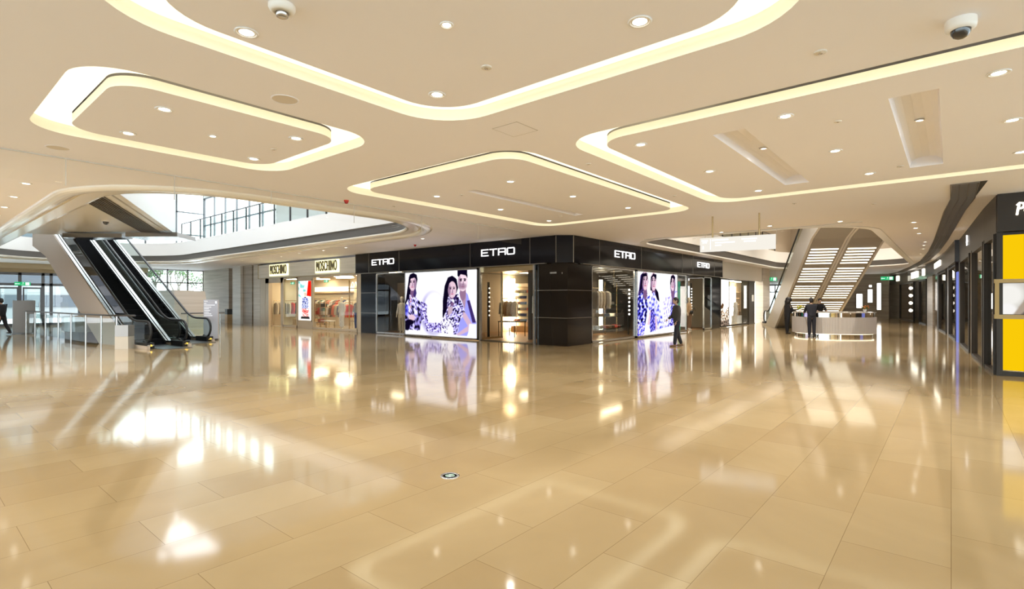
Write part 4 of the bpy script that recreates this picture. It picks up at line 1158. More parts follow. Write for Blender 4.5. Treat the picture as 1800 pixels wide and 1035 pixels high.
for s, l in ((1, 'escalator with a striped lit underside, right half of the pair behind the round desk'), (-1, 'white-sided escalator with striped lit underside, left half of the pair behind the desk')):
    escalator(l, (36.9 - py_ * .76 * s, 7.7 + px_ * .76 * s, 0), ea, 5.9, 1.5, under=True, clad=EW)

# bridge soffit over the left escalators, with its grille strip and steel portals
mb = MB(); P1 = [(2.6, 13.2), (3.3, 15.8), (7.4, 24.6), (4.3, 28.6), (2.6, 29.2)]
mb.prism(P1, 4.36, 4.9); struct('ceiling_bridge', mb, WHITE)
mb = MB(); mb.prism([(3.35, 15.75), (7.45, 24.55), (7.6, 24.45), (3.5, 15.65)], 4.36, 7.2); struct('wall_bridge', mb, WHITE)
t = thing('ceiling_grille', 'slanting grey grille strip on the white soffit above the escalators', 'ceiling grille', (5.2, 20.1, 4.33))
a = Vector((3.30, 16.3)); b = Vector((7.05, 24.4)); dr = (b - a).normalized(); nn = Vector((-dr.y, dr.x))
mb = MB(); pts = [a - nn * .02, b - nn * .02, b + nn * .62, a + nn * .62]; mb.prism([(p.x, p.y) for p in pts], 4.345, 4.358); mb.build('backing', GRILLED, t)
mb = MB()
for k in range(9):
    p = a + nn * (.0 + k * .075); q = b + nn * (.0 + k * .075); mb.bar((p.x, p.y, 4.335), (q.x, q.y, 4.335), .035, .03)
for k in range(7):
    p = a + (b - a) * (k / 6); mb.bar((p.x, p.y, 4.34), ((p + nn * .62).x, (p + nn * .62).y, 4.34), .03, .03)
mb.build('slats', GRILLE, t)
for lab, P in (('left brushed steel portal plate where the escalators pass the soffit', [(4.45, 27.1), (6.0, 25.4), (6.5, 25.9), (5.0, 28.0)]), ('right brushed steel portal plate where the escalators pass the soffit', [(6.0, 24.9), (7.3, 23.3), (8.4, 24.6), (6.9, 25.9)])):
    mb = MB(); mb.prism(P, 4.14, 4.31)
    tag(mb.build('portal_plate', STEEL), lab, 'steel plate')
# glass railings of the upper storey
def rail_upper(label, a, b, n, z=5.09, h=1.12):
    t = thing('glass_railing', label, 'railing', ((a[0] + b[0]) / 2, (a[1] + b[1]) / 2, z))
    for k in range(n + 1):
        x, y = lerp(a[0], b[0], k / n), lerp(a[1], b[1], k / n)
        MB().obox((x, y, z + h / 2), .06, .06, h, math.atan2(b[1] - a[1], b[0] - a[0])).build('post', STEELD, t)
    MB().bar((*a, z + h), (*b, z + h), .06, .05).build('top_rail', STEELD, t)
    pb = MB(); pb.recalc = False; pb.add([(*a, z + .06), (*b, z + .06), (*b, z + h - .08), (*a, z + h - .08)], [(0, 1, 2, 3)]); pb.build('pane', GLASSG, t)
    return t
rail_upper('upper-storey glass railing with dark posts, above the white parapet left of the shops', (11.36, 14.9), (11.36, 35.5), 14)
rail_upper('upper-storey glass railing at the far end of the left atrium', (8, 39.06), (3.5, 39.06), 4)
rail_upper('upper-storey glass railing at the left side of the right atrium', (21.5, 9.62), (40.6, 9.62), 12)
rail_upper('upper-storey glass railing at the far side of the right atrium', (43.06, 4.0), (43.06, 7.6), 3)

# smoke curtain glass hanging under the ceiling
t = thing('smoke_curtain', 'clear glass smoke curtain hanging under the ceiling along the left atrium', 'glass panel', (5, 11.0, 3.5))
xs = [-2, .35, 1.85, 3.4, 5.2, 7.2, 9.3, 11.5, 13.6]
for x0, x1 in zip(xs[:-1], xs[1:]):
    pb = MB(); pb.recalc = False; pb.add([(x0 + .006, 11.0, 3.50), (x1 - .006, 11.0, 3.50), (x1 - .006, 11.0, H), (x0 + .006, 11.0, H)], [(0, 1, 2, 3)]); pb.build('pane', SMOKE, t)
mb = MB()
for x in xs[1:-1]: mb.box(x - .006, 10.995, 3.5, x + .006, 11.005, H)
mb.box(-2, 10.985, H - .02, 13.6, 11.015, H); mb.build('joint', mat('curtain_joint', (.6, .58, .54), .4), t)
t = thing('smoke_curtain', 'clear glass smoke curtain hanging in front of the right atrium and lit escalators', 'glass panel', (18.4, 4, 3.4))
for y0, y1 in ((8.9, 6.6), (6.6, 4.3), (4.3, 2.0)):
    pb = MB(); pb.recalc = False; pb.add([(18.4, y0, 3.45), (18.4, y1, 3.45), (18.4, y1, H), (18.4, y0, H)], [(0, 1, 2, 3)]); pb.build('pane', SMOKE, t)
mb = MB()
for y in (6.6, 4.3): mb.box(18.395, y - .005, 3.45, 18.405, y + .005, H)
mb.box(18.385, 2.0, H - .02, 18.415, 8.9, H); mb.build('joint', MATS['curtain_joint'], t)

# ================================================================ FURNITURE AND FITTINGS ON THE FLOOR
# railing beside the escalators
RP = [(4.21, 33.7), (4.33, 32.2), (4.44, 30.5), (4.54, 28.4), (4.62, 26.5), (4.73, 24.7), (4.9, 23.3), (5.08, 22.1)]
t = thing('glass_railing', 'glass railing with steel posts left of the beige-clad escalator', 'railing', (4.7, 27.5, 0))
for x, y in RP: MB().tube([(x, y, 0), (x, y, 1.08)], .032, 10).build('post', STEEL, t)
MB().tube([(x, y, 1.11) for x, y in RP] + [(5.45, 21.45, 1.11)], .03, 8).build('top_rail', STEELD, t)
for (x0, y0), (x1, y1) in zip(RP[:-1], RP[1:]):
    pb = MB(); pb.recalc = False; pb.add([(x0, y0, .08), (x1, y1, .08), (x1, y1, 1.0), (x0, y0, 1.0)], [(0, 1, 2, 3)]); pb.build('pane', GLASSG, t)
t = thing('glass_railing', 'short glass railing between the escalators and the pale information pillar', 'railing', (8.9, 25.6, 0))
for x in (8.55, 9.9): MB().tube([(x, 26.0, 0), (x, 26.0, 1.02)], .03, 10).build('post', STEEL, t)
MB().tube([(8.3, 26.0, 1.05), (10.1, 26.0, 1.05)], .03, 8).build('top_rail', STEELD, t)
pb = MB(); pb.recalc = False; pb.add([(8.55, 26.0, .08), (9.9, 26.0, .08), (9.9, 26.0, .98), (8.55, 26.0, .98)], [(0, 1, 2, 3)]); pb.build('pane', GLASSG, t)
# litter bin
t = thing('litter_bin', 'two-tone square litter bin at the end of the railing, by the escalator foot', 'bin', (5.15, 21.45, 0), math.radians(-40))
MB().box(-.2, -.2, 0, .2, .2, .42).build('body', mat('bin_beige', (.62, .56, .48), .4), t, local=True)
MB().box(-.2, -.2, .43, .2, .2, .80).box(-.18, -.18, .415, .18, .18, .435).build('top_housing', mat('bin_grey', (.36, .34, .34), .35, .4), t, local=True)
t = thing('litter_bin', 'small litter bin against the far white wall beside the doorway', 'bin', (15.7, 39.4, 0))
MB().box(15.4, 39.2, 0, 15.85, 39.6, .62).build('body', WOODL, t); MB().box(15.4, 39.2, .63, 15.85, 39.6, 1.0).box(15.45, 39.25, .6, 15.8, 39.55, .64).build('top_housing', mat('bin_black', (.05, .05, .05), .4), t)
mb = MB(); mb.box(16.55, 40.8, 0, 16.58, 41.8, 2.1); mb.box(16.3, 39.86, 0, 16.6, 39.9, 2.1)
o = struct('door_7', MB().box(17.0, 39.86, 0, 17.9, 39.91, 2.15), mat('grey_service_door', (.16, .15, .14), .5))
# information pillar
t = thing('information_pillar', 'pale lavender information pillar with white lettering, right of the escalators', 'sign', (8.55, 23.35, 0), math.radians(-38))
MB().box(-.27, -.07, 0, .27, .07, .05).build('foot', STEELD, t, local=True)
MB().box(-.27, -.06, .05, .27, .06, 1.66).build('panel', mat('lavender_grey_panel', (.55, .53, .60), .3), t, local=True)
mb = MB()
for k, (z, w) in enumerate(((1.58, .16), (1.50, .12), (1.42, .42), (1.34, .3), (1.27, .22), (1.20, .26), (1.13, .2), (1.06, .28), (.99, .34))):
    n = int(w / .045)
    for q in range(n): mb.box(-.24 + q * .045, -.066, z, -.24 + q * .045 + .032, -.06, z + .03)
mb.box(.17, -.066, 1.5, .23, -.06, 1.6); mb.build('lettering', emis('white_print', (1, 1, 1), .9), t, local=True)
t = thing('information_pillar', 'grey information pillar at the far end of the left railing, by the doors', 'sign', (4.25, 34.6, 0))
MB().box(3.85, 34.5, 0, 4.65, 34.7, 1.62).build('panel', mat('mid_grey_panel', (.36, .36, .37), .35), t)
MB().box(3.8, 34.45, 0, 4.7, 34.75, .05).build('foot', STEELD, t)
# curved silver counter behind the railing
mb = MB(); arc = [(6.3 + 1.5 * math.cos(a), 29.0 + 3.0 * math.sin(a)) for a in [math.radians(110 + 12 * k) for k in range(13)]]
mb.prism(arc + [(x + .35, y) for x, y in reversed(arc)], .32, .92)
t = thing('curved_counter', 'low curved silver counter behind the left railing', 'counter', (5.0, 29, 0)); mb.build('drum', mat('silver_sheet', (.62, .62, .64), .22, .9), t)
mb = MB(); mb.prism([(x + .12, y) for x, y in arc] + [(x + .25, y) for x, y in reversed(arc)], 0, .32); mb.build('base', SATIN, t)
# sloping ramp block behind the escalators
mb = MB(); mb.extr([(0, 0), (1.9, 0), (1.55, 2.15), (.0, 2.2)], lambda a, b, d: (10.2 + a, 33.0 + d, b), 0, 3.0)
tag(mb.build('stone_ramp_block', stone('ramp_stone', (.50, .45, .40), (.62, .57, .52))), 'pale stone block with a sloping side, seen behind the escalator glass', 'block')
# floor emergency marker
t = thing('floor_marker_light', 'round steel floor light with green arrows set in the marble', 'floor light', (3.385, 3.60, 0))
MB().lathe([(.09, 0), (.09, .004), (.065, .005), (.065, .003)], (3.385, 3.6, 0), 28).build('rim', STEEL, t)
MB().lathe([(.065, .001), (.065, .003), (0, .003)], (3.385, 3.6, 0), 24).build('dark_glass', SATIN, t)
mb = MB()
for s in (-1, 1):
    R = Matrix.Rotation(math.radians(0 if s > 0 else 180), 3, 'Z')
    for P in ([(-.045, .012), (.01, .012), (.01, .028), (-.03, .028)], [(.0, .006), (.045, .02), (.0, .036)]):
        q = [R @ Vector((a, b, 0)) for a, b in P]
        R2 = Matrix.Rotation(math.radians(-30), 3, 'Z')
        q = [R2 @ v for v in q]
        mb.prism([(3.385 + v.x, 3.6 + v.y) for v in q], .003, .0045)
mb.build('arrow', emis('pale_green_arrow', (.75, 1, .72), 1.2), t)

# hanging direction sign
t = thing('hanging_sign', 'frosted white direction sign hung from two steel rods in front of the right atrium', 'sign', (14.72, 4.45, 2.98))
SA, SB = Vector((14.58, 5.37)), Vector((14.86, 3.50)); sd = (SB - SA).normalized(); sn = Vector((sd.y, -sd.x)) * -1
sn = Vector((-1, -.15)).normalized()
fnS = lambda a, b, d: ((SA + sd * a).x + sn.x * d, (SA + sd * a).y + sn.y * d, 2.98 + b)
W_ = (SB - SA).length
mb = MB(); mb.extr([(0, 0), (W_, 0), (W_, .385), (0, .385)], fnS, -.03, .03); mb.build('panel', emis('frosted_lit_panel', (1, .95, .85), .76), t)
SGN = emis('sign_white', (1, 1, 1), 1.3)
def bars(a, b, n, h=.034, w=.03, gap=.043):
    mb = MB()
    for q in range(n):
        mb.extr([(a + q * gap, b), (a + q * gap + w, b), (a + q * gap + w, b + h), (a + q * gap, b + h)], fnS, .03, .036)
    mb.build('text_line', SGN, t)
MB().extr([(.27, .06), (.285, .06), (.285, .34), (.27, .34)], fnS, .03, .036).build('divider', SGN, t)
MB().extr([(.07, .07), (.10, .07), (.10, .16), (.07, .16)], fnS, .03, .036).build('floor_number', SGN, t)
bars(.05, .29, 4); bars(.07, .235, 3); bars(.32, .295, 10); bars(.40, .22, 12); bars(.40, .15, 4); bars(1.07, .285, 9); bars(1.13, .22, 7)
for a in (.33, 1.50):
    p = SA + sd * a
    MB().tube([(p.x, p.y, 3.36), (p.x, p.y, H)], .022, 10).build('rod', BRASS, t)

# exit signs
def exit_sign(label, loc, rz, w=.42, h=.15, hung=0.0):
    t = thing('exit_sign', label, 'exit sign', loc, rz)      # faces local -Y
    MB().box(-w / 2, 0, 0, w / 2, .05, h).build('housing', EXITG, t, local=True)
    mb = MB(); q = w / 2
    mb.box(-q * .8, -.006, h * .4, -q * .35, 0, h * .55); mb.extr([(-q * .8, h * .25), (-q * .8, h * .7), (-q * .98, h * .47)], lambda a, b, d: (a, -d, b), 0, .006)
    mb.box(q * .35, -.006, h * .1, q * .85, 0, h * .9)
    mb.ball((q * .05, -.003, h * .78), h * .09, .006, h * .09); mb.bar((q * .05, -.003, h * .7), (q * .0, -.003, h * .4), h * .16, .006)
    mb.bar((0, -.003, h * .42), (q * .14, -.003, h * .1), h * .1, .006); mb.bar((0, -.003, h * .42), (-q * .16, -.003, h * .2), h * .1, .006); mb.bar((q * .05, -.003, h * .65), (q * .2, -.003, h * .5), h * .08, .006)
    mb.build('pictogram', EXITW, t, local=True)
    if hung:
        for x in (-w * .35, w * .35): MB().tube([(x, .025, h), (x, .025, h + hung)], .006, 6).build('rod', STEEL, t, local=True)
    return t
exit_sign('green exit sign over the glass doors at the far left', (5.45, 44.89, 2.56), 0, .75, .22)
exit_sign('green exit sign behind the glass door of the marble-banded shop', (16.2, 31.5, 2.62), -pi / 2, .4, .14, .23)
exit_sign('green exit sign behind the top of the wide clothes window', (16.2, 27.6, 2.66), -pi / 2, .4, .14, .19)
exit_sign('green exit sign hanging at the entrance of the far passage, left of the lit escalators', (43.5, 10.55, 3.1), math.radians(-70), .75, .28, .57)
exit_sign('green exit sign hanging in front of the far stone wall, right of the lit escalators', (55.0, 4.2, 3.35), math.radians(-75), .9, .30, .30)
exit_sign('green exit sign standing in for a reflection in the dark glass entry', (29.2, 12.6, 2.5), 0, .4, .14, .32)  # added sign, in place of a green reflection in the glass

# ceiling devices
t = thing('dome_camera', 'large white dome camera on the ceiling at the upper right', 'security camera', (5.67, -.06, H))
MB().lathe([(.105, 0), (.105, -.05), (.10, -.075), (.072, -.085)], (5.67, -.06, H), 28).build('housing', WHITE, t)
MB().lathe([(.07, -.082), (.066, -.11), (.048, -.138), (.022, -.152), (0, -.155)], (5.67, -.06, H), 22).build('dark_dome', mat('camera_dome', (.015, .015, .018), .05, coat=1), t)
t = thing('ceiling_detector', 'round white detector with a steel ring on the ceiling at the top edge', 'detector', (1.98, 4.01, H))
MB().lathe([(.10, 0), (.10, -.02), (.09, -.045), (.05, -.06), (.05, -.055)], (1.98, 4.01, H), 24).build('housing', WHITE, t)
MB().lathe([(.045, -.055), (.045, -.085), (.035, -.09), (.03, -.085), (0, -.085)], (1.98, 4.01, H), 20).build('sensor_ring', STEEL, t)
t = thing('dome_camera', 'small dark dome camera on the white soffit above the escalators', 'security camera', (4.75, 22.0, 4.36))
MB().lathe([(.12, 0), (.12, -.05), (.09, -.06)], (4.75, 22.0, 4.36), 20).build('housing', WHITE, t); MB().lathe([(.09, -.055), (.08, -.11), (.04, -.15), (0, -.16)], (4.75, 22.0, 4.36), 16).build('dark_dome', MATS['camera_dome'], t)
for x, y, l in ((6.8, 10.7, 'red alarm beacon on the ceiling left of the single-slot cove'), (14.1, 17.1, 'red alarm beacon on the soffit above the big bright poster')):
    t = thing('alarm_beacon', l, 'alarm', (x, y, H)); MB().lathe([(.055, 0), (.055, -.03), (.04, -.035)], (x, y, H), 16).build('base', REDP, t)
    MB().lathe([(.038, -.03), (.045, -.05), (.03, -.075), (0, -.08)], (x, y, H), 16).build('lamp_dome', mat('red_dome', (.35, .02, .02), .2), t)
for x, y, l in ((2.93, 5.86, 'round flush ceiling speaker between the overhead cove and the escalator cove'), (1.65, 10.35, 'round flush ceiling speaker at the left, below the escalator cove')):
    t = thing('ceiling_speaker', l, 'speaker', (x, y, H)); MB().lathe([(.15, 0), (.15, -.004), (.135, -.006), (.135, -.003)], (x, y, H), 30, caps=False).build('rim', CEIL, t)
    MB().lathe([(.134, -.003), (0, -.003)], (x, y, H), 24, caps=False).build('mesh_disc', mat('speaker_mesh', (.68, .62, .54), .7), t)
for x, y, r, l in ((3.80, 3.52, .055, 'flush round detector in the overhead cove panel, left of a lone downlight'), (5.56, .93, .055, 'flush round detector on the ceiling left of the large dome camera'), (3.78, 7.92, .04, 'small sprinkler plate in the escalator cove panel'), (7.86, 1.12, .045, 'small sprinkler plate between the two wide slots, upper'), (11.19, .67, .05, 'small sprinkler plate at the lower end of the second wide slot'),
                 (8.06, 8.19, .045, 'small sprinkler plate left of the thin slot'), (11.88, 8.23, .045, 'small sprinkler plate below the thin slot'), (7.61, 4.70, .045, 'small sprinkler plate between the single-slot cove and the right cove'), (11.14, 4.68, .045, 'second sprinkler plate between the single-slot cove and the right cove'), (13.85, 2.86, .05, 'small sprinkler plate on the ceiling below the right cove corner'), (15.15, 1.43, .05, 'small sprinkler plate on the ceiling below the right cove line'), (7.96, 10.45, .045, 'small sprinkler plate beside the red beacon, below the single-slot cove')):
    t = thing('ceiling_detector', l, 'detector', (x, y, H)); MB().lathe([(r, 0), (r, -.008), (r * .9, -.012), (r * .4, -.013)], (x, y, H), 18).build('plate', mat('detector_white', (.70, .66, .60), .5), t)
    MB().lathe([(r * .4, -.01), (r * .3, -.02), (0, -.02)], (x, y, H), 12).build('sensor', STEEL, t)
mb = MB(); c = [(5.17, 4.29), (5.23, 4.50), (5.69, 4.49), (5.67, 4.25)]
t = thing('ceiling_access_panel', 'faint square access panel in the ceiling left of the right cove corner', 'access panel', (5.45, 4.4, H))
MB().box(5.22, 4.30, H - .003, 5.66, 4.72, H).build('lid', CEIL, t)
mb = MB()
for q in ((5.215, 4.295, 5.665, 4.30), (5.215, 4.72, 5.665, 4.725), (5.215, 4.295, 5.22, 4.725), (5.66, 4.295, 5.665, 4.725)): mb.box(q[0], q[1], H - .0035, q[2], q[3], H)
mb.build('shadow_gap', mat('panel_gap', (.35, .32, .28), .8), t)

# ================================================================ ROUND INFORMATION DESK
dc = Vector((28.1, 4.2)); e1 = Vector((.438, -.899)); e2 = Vector((.899, .438))
def oval(sa, sb, n=56, ex=2.5):
    P = []
    for k in range(n):
        a = 2 * pi * k / n; c, s = math.cos(a), math.sin(a)
        u = sa * math.copysign(abs(c) ** (2 / ex), c); v = sb * math.copysign(abs(s) ** (2 / ex), s)
        q = dc + e1 * u + e2 * v; P.append((q.x, q.y))
    return P
t = thing('information_desk', 'round white ribbed information desk with a mirror band, in front of the lit escalators', 'desk', (dc.x, dc.y, 0))
def wall_ring(nm, so, thick, z0, z1, m, smooth=True, rib=0):
    o = oval(*so); i = oval(so[0] - thick, so[1] - thick); n = len(o)
    mb = MB(); mb.strip(o, z0, z1, smooth=smooth); mb.strip(i, z0, z1, smooth=smooth)
    for z in (z0, z1): mb.add([(x, y, z) for x, y in o] + [(x, y, z) for x, y in i], [(k, (k + 1) % n, n + (k + 1) % n, n + k) for k in range(n)])
    return mb.build(nm, m, t)
wall_ring('plinth', (1.52, 1.22), .06, 0, .14, CHROME)
wall_ring('light_line', (1.56, 1.26), .04, .125, .145, emis('desk_light', (1, .86, .6), 3))
o2 = []
fine = oval(1.65, 1.35, 220)
mb = MB(); rp = [(x + (dc.x - x) * (.006 if k % 2 else 0), y + (dc.y - y) * (.006 if k % 2 else 0)) for k, (x, y) in enumerate(fine)]
mb.strip(rp, .145, .88, smooth=False); inn = oval(1.58, 1.28, 220); mb.strip(inn, .145, .88)
for z in (.145, .88): mb.add([(x, y, z) for x, y in rp] + [(x, y, z) for x, y in inn], [(k, (k + 1) % 220, 220 + (k + 1) % 220, 220 + k) for k in range(220)])
mb.build('ribbed_body', mat('white_ribbed_panel', (.49, .465, .45), .4), t)
wall_ring('mirror_band', (1.60, 1.30), .05, .88, 1.07, CHROME)
wall_ring('counter', (1.64, 1.34), .42, 1.07, 1.10, mat('desk_counter', (.5, .46, .42), .15))
def flowers(label, u, v, col, s=1.0):
    q = dc + e1 * u + e2 * v; t = thing('flower_pot', label, 'flowers', (q.x, q.y, 1.10))
    MB().lathe([(.05 * s, 1.10), (.075 * s, 1.10 + .12 * s), (.065 * s, 1.10 + .12 * s)], (q.x, q.y, 0), 14).build('pot', WHITE, t)
    r = random.Random(int(u * 100) + 7); mb = MB(); ml = MB()
    for k in range(16):
        a = r.random() * 6.28; d = r.random() * .16 * s; z = 1.24 + r.random() * .14 * s
        x, y = q.x + d * math.cos(a), q.y + d * math.sin(a)
        ml.tube([(q.x, q.y, 1.18), (x, y, z)], .006, 4)
        ml.ball((lerp(q.x, x, .8), lerp(q.y, y, .8), z - .04), .035, .035, .02, seg=6, rings=4)
        mb.ball((x, y, z), .032 * s, .032 * s, .028 * s, seg=8, rings=5)
    ml.build('leaves', LEAF, t); mb.build('blossoms', mat(col[0], col[1], .6), t)
flowers('pot of yellow flowers at the left end of the round desk', -1.40, -.1, ('yellow_blossom', (.75, .62, .05)))
flowers('pot of orange flowers at the right end of the round desk', 1.40, .25, ('orange_blossom', (.70, .22, .05)))
for k, (u, v) in enumerate(((.15, -1.1), (.75, -.95))):
    q = dc + e1 * u + e2 * v; t = thing('leaflet_stack', ['small stack of leaflets at the middle of the round desk', 'small stack of leaflets nearer the right end of the round desk'][k], 'leaflets', (q.x, q.y, 1.10))
    MB().obox((q.x, q.y, 1.115), .21, .15, .03, .4).build('sheets', mat('paper', (.75, .72, .66), .8), t)

# ================================================================ RIGHT-HAND SHOPS
RSP = [(15.58, -.79), (17.55, -.66), (25.6, -.30), (32, .05), (39, .60), (45, 1.35), (54, 2.70), (60, 4.40)]
def rs(x, off=0.0):
    """point of the shop line at x, moved off towards the mall"""
    for (x0, y0), (x1, y1) in zip(RSP[:-1], RSP[1:]):
        if x <= x1 or (x1, y1) == RSP[-1]:
            tt = (x - x0) / (x1 - x0); y = lerp(y0, y1, tt)
            return (x, y + off)
def rline(x0, x1, off, step=1.0):
    n = max(1, int((x1 - x0) / step)); return [rs(lerp(x0, x1, k / n), off) for k in range(n + 1)]
def band(x0, x1, o0, o1, z0, z1):
    a = rline(x0, x1, o0); b = rline(x0, x1, o1)
    return MB().prism(b + a[::-1], z0, z1)
# ceiling grille strip
t = thing('ceiling_grille', 'long dark grille strip in the ceiling following the right-hand shops', 'ceiling grille', (30, .5, H))
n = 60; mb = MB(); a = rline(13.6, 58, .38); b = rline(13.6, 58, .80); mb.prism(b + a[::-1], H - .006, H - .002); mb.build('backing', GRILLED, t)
mb = MB(); x = 13.6
while x < 58:
    p = rs(max(x, 15.58), .38) if x >= 15.58 else (x, -.41 - (15.58 - x) * .01); q = (p[0], p[1] + .42)
    mb.bar((p[0] if x >= 15.58 else x, p[1], H - .014), (q[0] if x >= 15.58 else x, q[1], H - .014), .022 if x < 30 else .05, .018)
    x += .07 if x < 24 else (.12 if x < 34 else .3)
for o in (.38, .52, .66, .80):
    L2 = rline(15.58, 58, o); L2 = [(13.6, -.79 + o)] + L2
    for p, q in zip(L2[:-1], L2[1:]): mb.bar((*p, H - .014), (*q, H - .014), .014, .018)
mb.build('slats', mat('bronze_grille', (.20, .165, .13), .4, .5), t)

# -- yellow corner shop
t = thing('shop_fascia', 'dark bronze fascia with a white script sign over the yellow shop corner', 'shop sign', (15.6, -2, 3.13))
MB().box(15.5, -6.5, 3.13, 16.0, -.77, H - .003).build('fascia_panel', BRONZE, t)
mb = MB()
def script(pts, r=.02): mb.tube([(15.48, -1.075 - a * .72, 3.58 + b * .85) for a, b in pts], r, 8)
script([(0, -.14), (.02, .0), (.05, .13), (.03, .02), (.01, -.06)], .02); script([(.0, .10), (.06, .16), (.13, .15), (.155, .09), (.12, .03), (.05, .02)], .021)
script([(.22 + .05 * math.cos(q), -.03 + .055 * math.sin(q)) for q in [2 * pi * k / 14 for k in range(15)]], .018)
mb.build('sign_letters', LETTERW, t)
mb = MB(); mb.box(15.62, -6.5, 0, 15.9, -.82, .10); mb.box(15.55, -.86, 0, 15.72, -.76, 3.13); mb.box(15.62, -6.5, 3.06, 15.9, -.82, 3.13); mb.box(15.62, -3.3, 0, 15.8, -3.2, 3.13); struct('trim_7', mb, BRONZE)
YEL = emis('yellow_lit_panel', (1.0, .62, .003), .78)
t = thing('yellow_light_panel', 'glowing yellow panel below the brass rails on the shop corner', 'light panel', (15.66, -2, .1)); MB().box(15.64, -6.4, .12, 15.74, -.87, 1.24).build('sheet', YEL, t)
t = thing('yellow_light_panel', 'glowing yellow panel above the brass rails on the shop corner', 'light panel', (15.66, -2, 2.1)); MB().box(15.64, -6.4, 2.09, 15.74, -.87, 3.06).build('sheet', YEL, t)
t = thing('illuminated_poster', 'monochrome picture band between brass rails on the yellow shop corner', 'poster', (15.6, -2, 1.3))
picture_arms().sheet('picture', lambda u, v: (15.60, -.84 - u * 4.0, 1.34 + v * .67), picture_mat('print_0.8', .8), t)
MB().box(15.61, -4.9, 1.33, 15.75, -.80, 2.02).build('backing', BRONZE, t)
for z0, z1, nm in ((1.24, 1.33, 'rail'), (2.02, 2.10, 'rail')): MB().box(15.50, -5, z0, 15.76, -.72, z1).build(nm, BRASSM, t)
MB().box(15.52, -.80, 1.33, 15.60, -.73, 2.02).build('post', BRASSM, t)
# -- fascia bands along the curve
t = thing('shop_fascia', 'long dark bronze fascia with a small white emblem right of the ceiling grille', 'shop sign', (20, -.5, 3.12))
band(15.62, 26.2, -.5, .03, 3.12, H - .003).build('fascia_panel', BRONZE, t)
mb = MB(); x = 22.3; p = rs(x, .06)
mb.tube([(x, p[1], 3.68), (x + .1, p[1], 3.74), (x + .0, p[1], 3.60), (x - .12, p[1], 3.50), (x + .05, p[1], 3.56), (x + .28, p[1], 3.50)], .02, 6); mb.tube([(x - .1, p[1], 3.44), (x + .35, p[1], 3.44)], .018, 6)
mb.build('sign_letters', LETTER, t)
t = thing('shop_fascia', 'black curved fascia with a lit white name, middle of the right-hand shops', 'shop sign', (33, .1, 3.12))
band(26.3, 43.2, -.5, .16, 3.12, H - .003).build('fascia_panel', mat('dark_plum_panel', (.022, .016, .018), .25), t)
mb = MB()
for k in range(7):
    x = 34.6 + k * .55; p = rs(x, .17); q = rs(x + .38, .17)
    mb.add([(p[0], p[1] + d, z) for d in (0, .03) for z in (3.42, 3.70)] + [(q[0], q[1] + d, z) for d in (0, .03) for z in (3.42, 3.70)], [(0, 1, 3, 2), (4, 5, 7, 6), (2, 3, 7, 6), (0, 1, 5, 4), (0, 2, 6, 4), (1, 3, 7, 5)])
mb.build('sign_letters', LETTERW, t)
t = thing('shop_fascia', 'grey glass fascia with lit white sign boxes, far end of the right-hand shops', 'shop sign', (50, 2, 3.0))
band(43.4, 60, -.5, .06, 3.05, H - .003).build('fascia_panel', mat('grey_glass_fascia', (.20, .18, .155), .15), t)
for x0, x1 in ((44.6, 45.4), (48, 51.2), (56.5, 57.2)):
    band(x0, x1, .07, .12, 3.3, 3.75).build('sign_box', LETTERW, t)
# -- shop fronts below
def rs_glass(label, x0, x1, z1=3.1, gl=GLASSV, fr=BRONZE):
    p, q = rs(x0), rs(x1); t = thing('shop_window', label, 'shop window', ((p[0] + q[0]) / 2, (p[1] + q[1]) / 2, 0))
    mb = MB()
    for a in (p, q): mb.obox((a[0], a[1], z1 / 2), .12, .14, z1, .05)
    mb.bar((*p, .04), (*q, .04), .12, .08); mb.bar((*p, z1 - .04), (*q, z1 - .04), .12, .08); mb.build('frame', fr, t)
    pb = MB(); pb.recalc = False; pb.add([(*p, .05), (*q, .05), (*q, z1), (*p, z1)], [(0, 1, 2, 3)]); pb.build('pane', gl, t)
rs_glass('narrow dark glass bay beside the yellow corner', 15.75, 17.3)
rs_glass('dark glass bay with bulb strips, second from the yellow corner', 17.6, 20.6, gl=GLASSD)
rs_glass('dark glass bay right after the pale brass pier of the right-hand shops', 21.6, 25.4, gl=GLASSD)
rs_glass('glass bay after the blue light panel, under the black curved fascia', 27.6, 31.6, gl=GLASSD)
rs_glass('glass bay under the lit name of the black curved fascia', 33.2, 37.4, gl=GLASSD)
rs_glass('far glass bay under the left sign box of the grey fascia', 43.9, 47.4, z1=3.03, gl=GLASSD)
rs_glass('farthest glass bay of the right-hand shops, with four bright bulbs', 50.5, 56.4, z1=3.03, gl=GLASSD)
for k, (x0, x1, m) in enumerate(((20.7, 21.5, mat('tan_pier', (.58, .46, .30), .5)), (25.5, 26.6, BRONZE), (31.8, 33.1, mat('grey_brown_pier', (.14, .12, .10), .3)), (37.5, 39.0, BRONZE), (41, 43.7, STONE), (47.6, 50.3, BLACK), (56.6, 59.9, STONE))):
    struct('pillar_right_shops_%d' % (k + 1), band(x0, x1, -.6, .02, 0, 3.12), m)
struct('wall_right_shops_glass', band(39.1, 41, -.3, -.05, 0, 3.1), mat('brown_glass_wall', (.10, .08, .06), .12))
struct('floor_right_shops', MB().box(15.9, -8, -.02, 60, -.9, .01), mat('right_shop_floor', (.35, .28, .2), .2))
struct('wall_right_shops', MB().box(16.2, -5.0, 0, 60, -4.8, 3.12), mat('right_shop_wall', (.45, .36, .26), .6))
struct('ceiling_right_shops', MB().box(16.0, -8, 3.1, 60, -.9, 3.118), mat('right_shop_ceiling', (.3, .26, .2), .6))
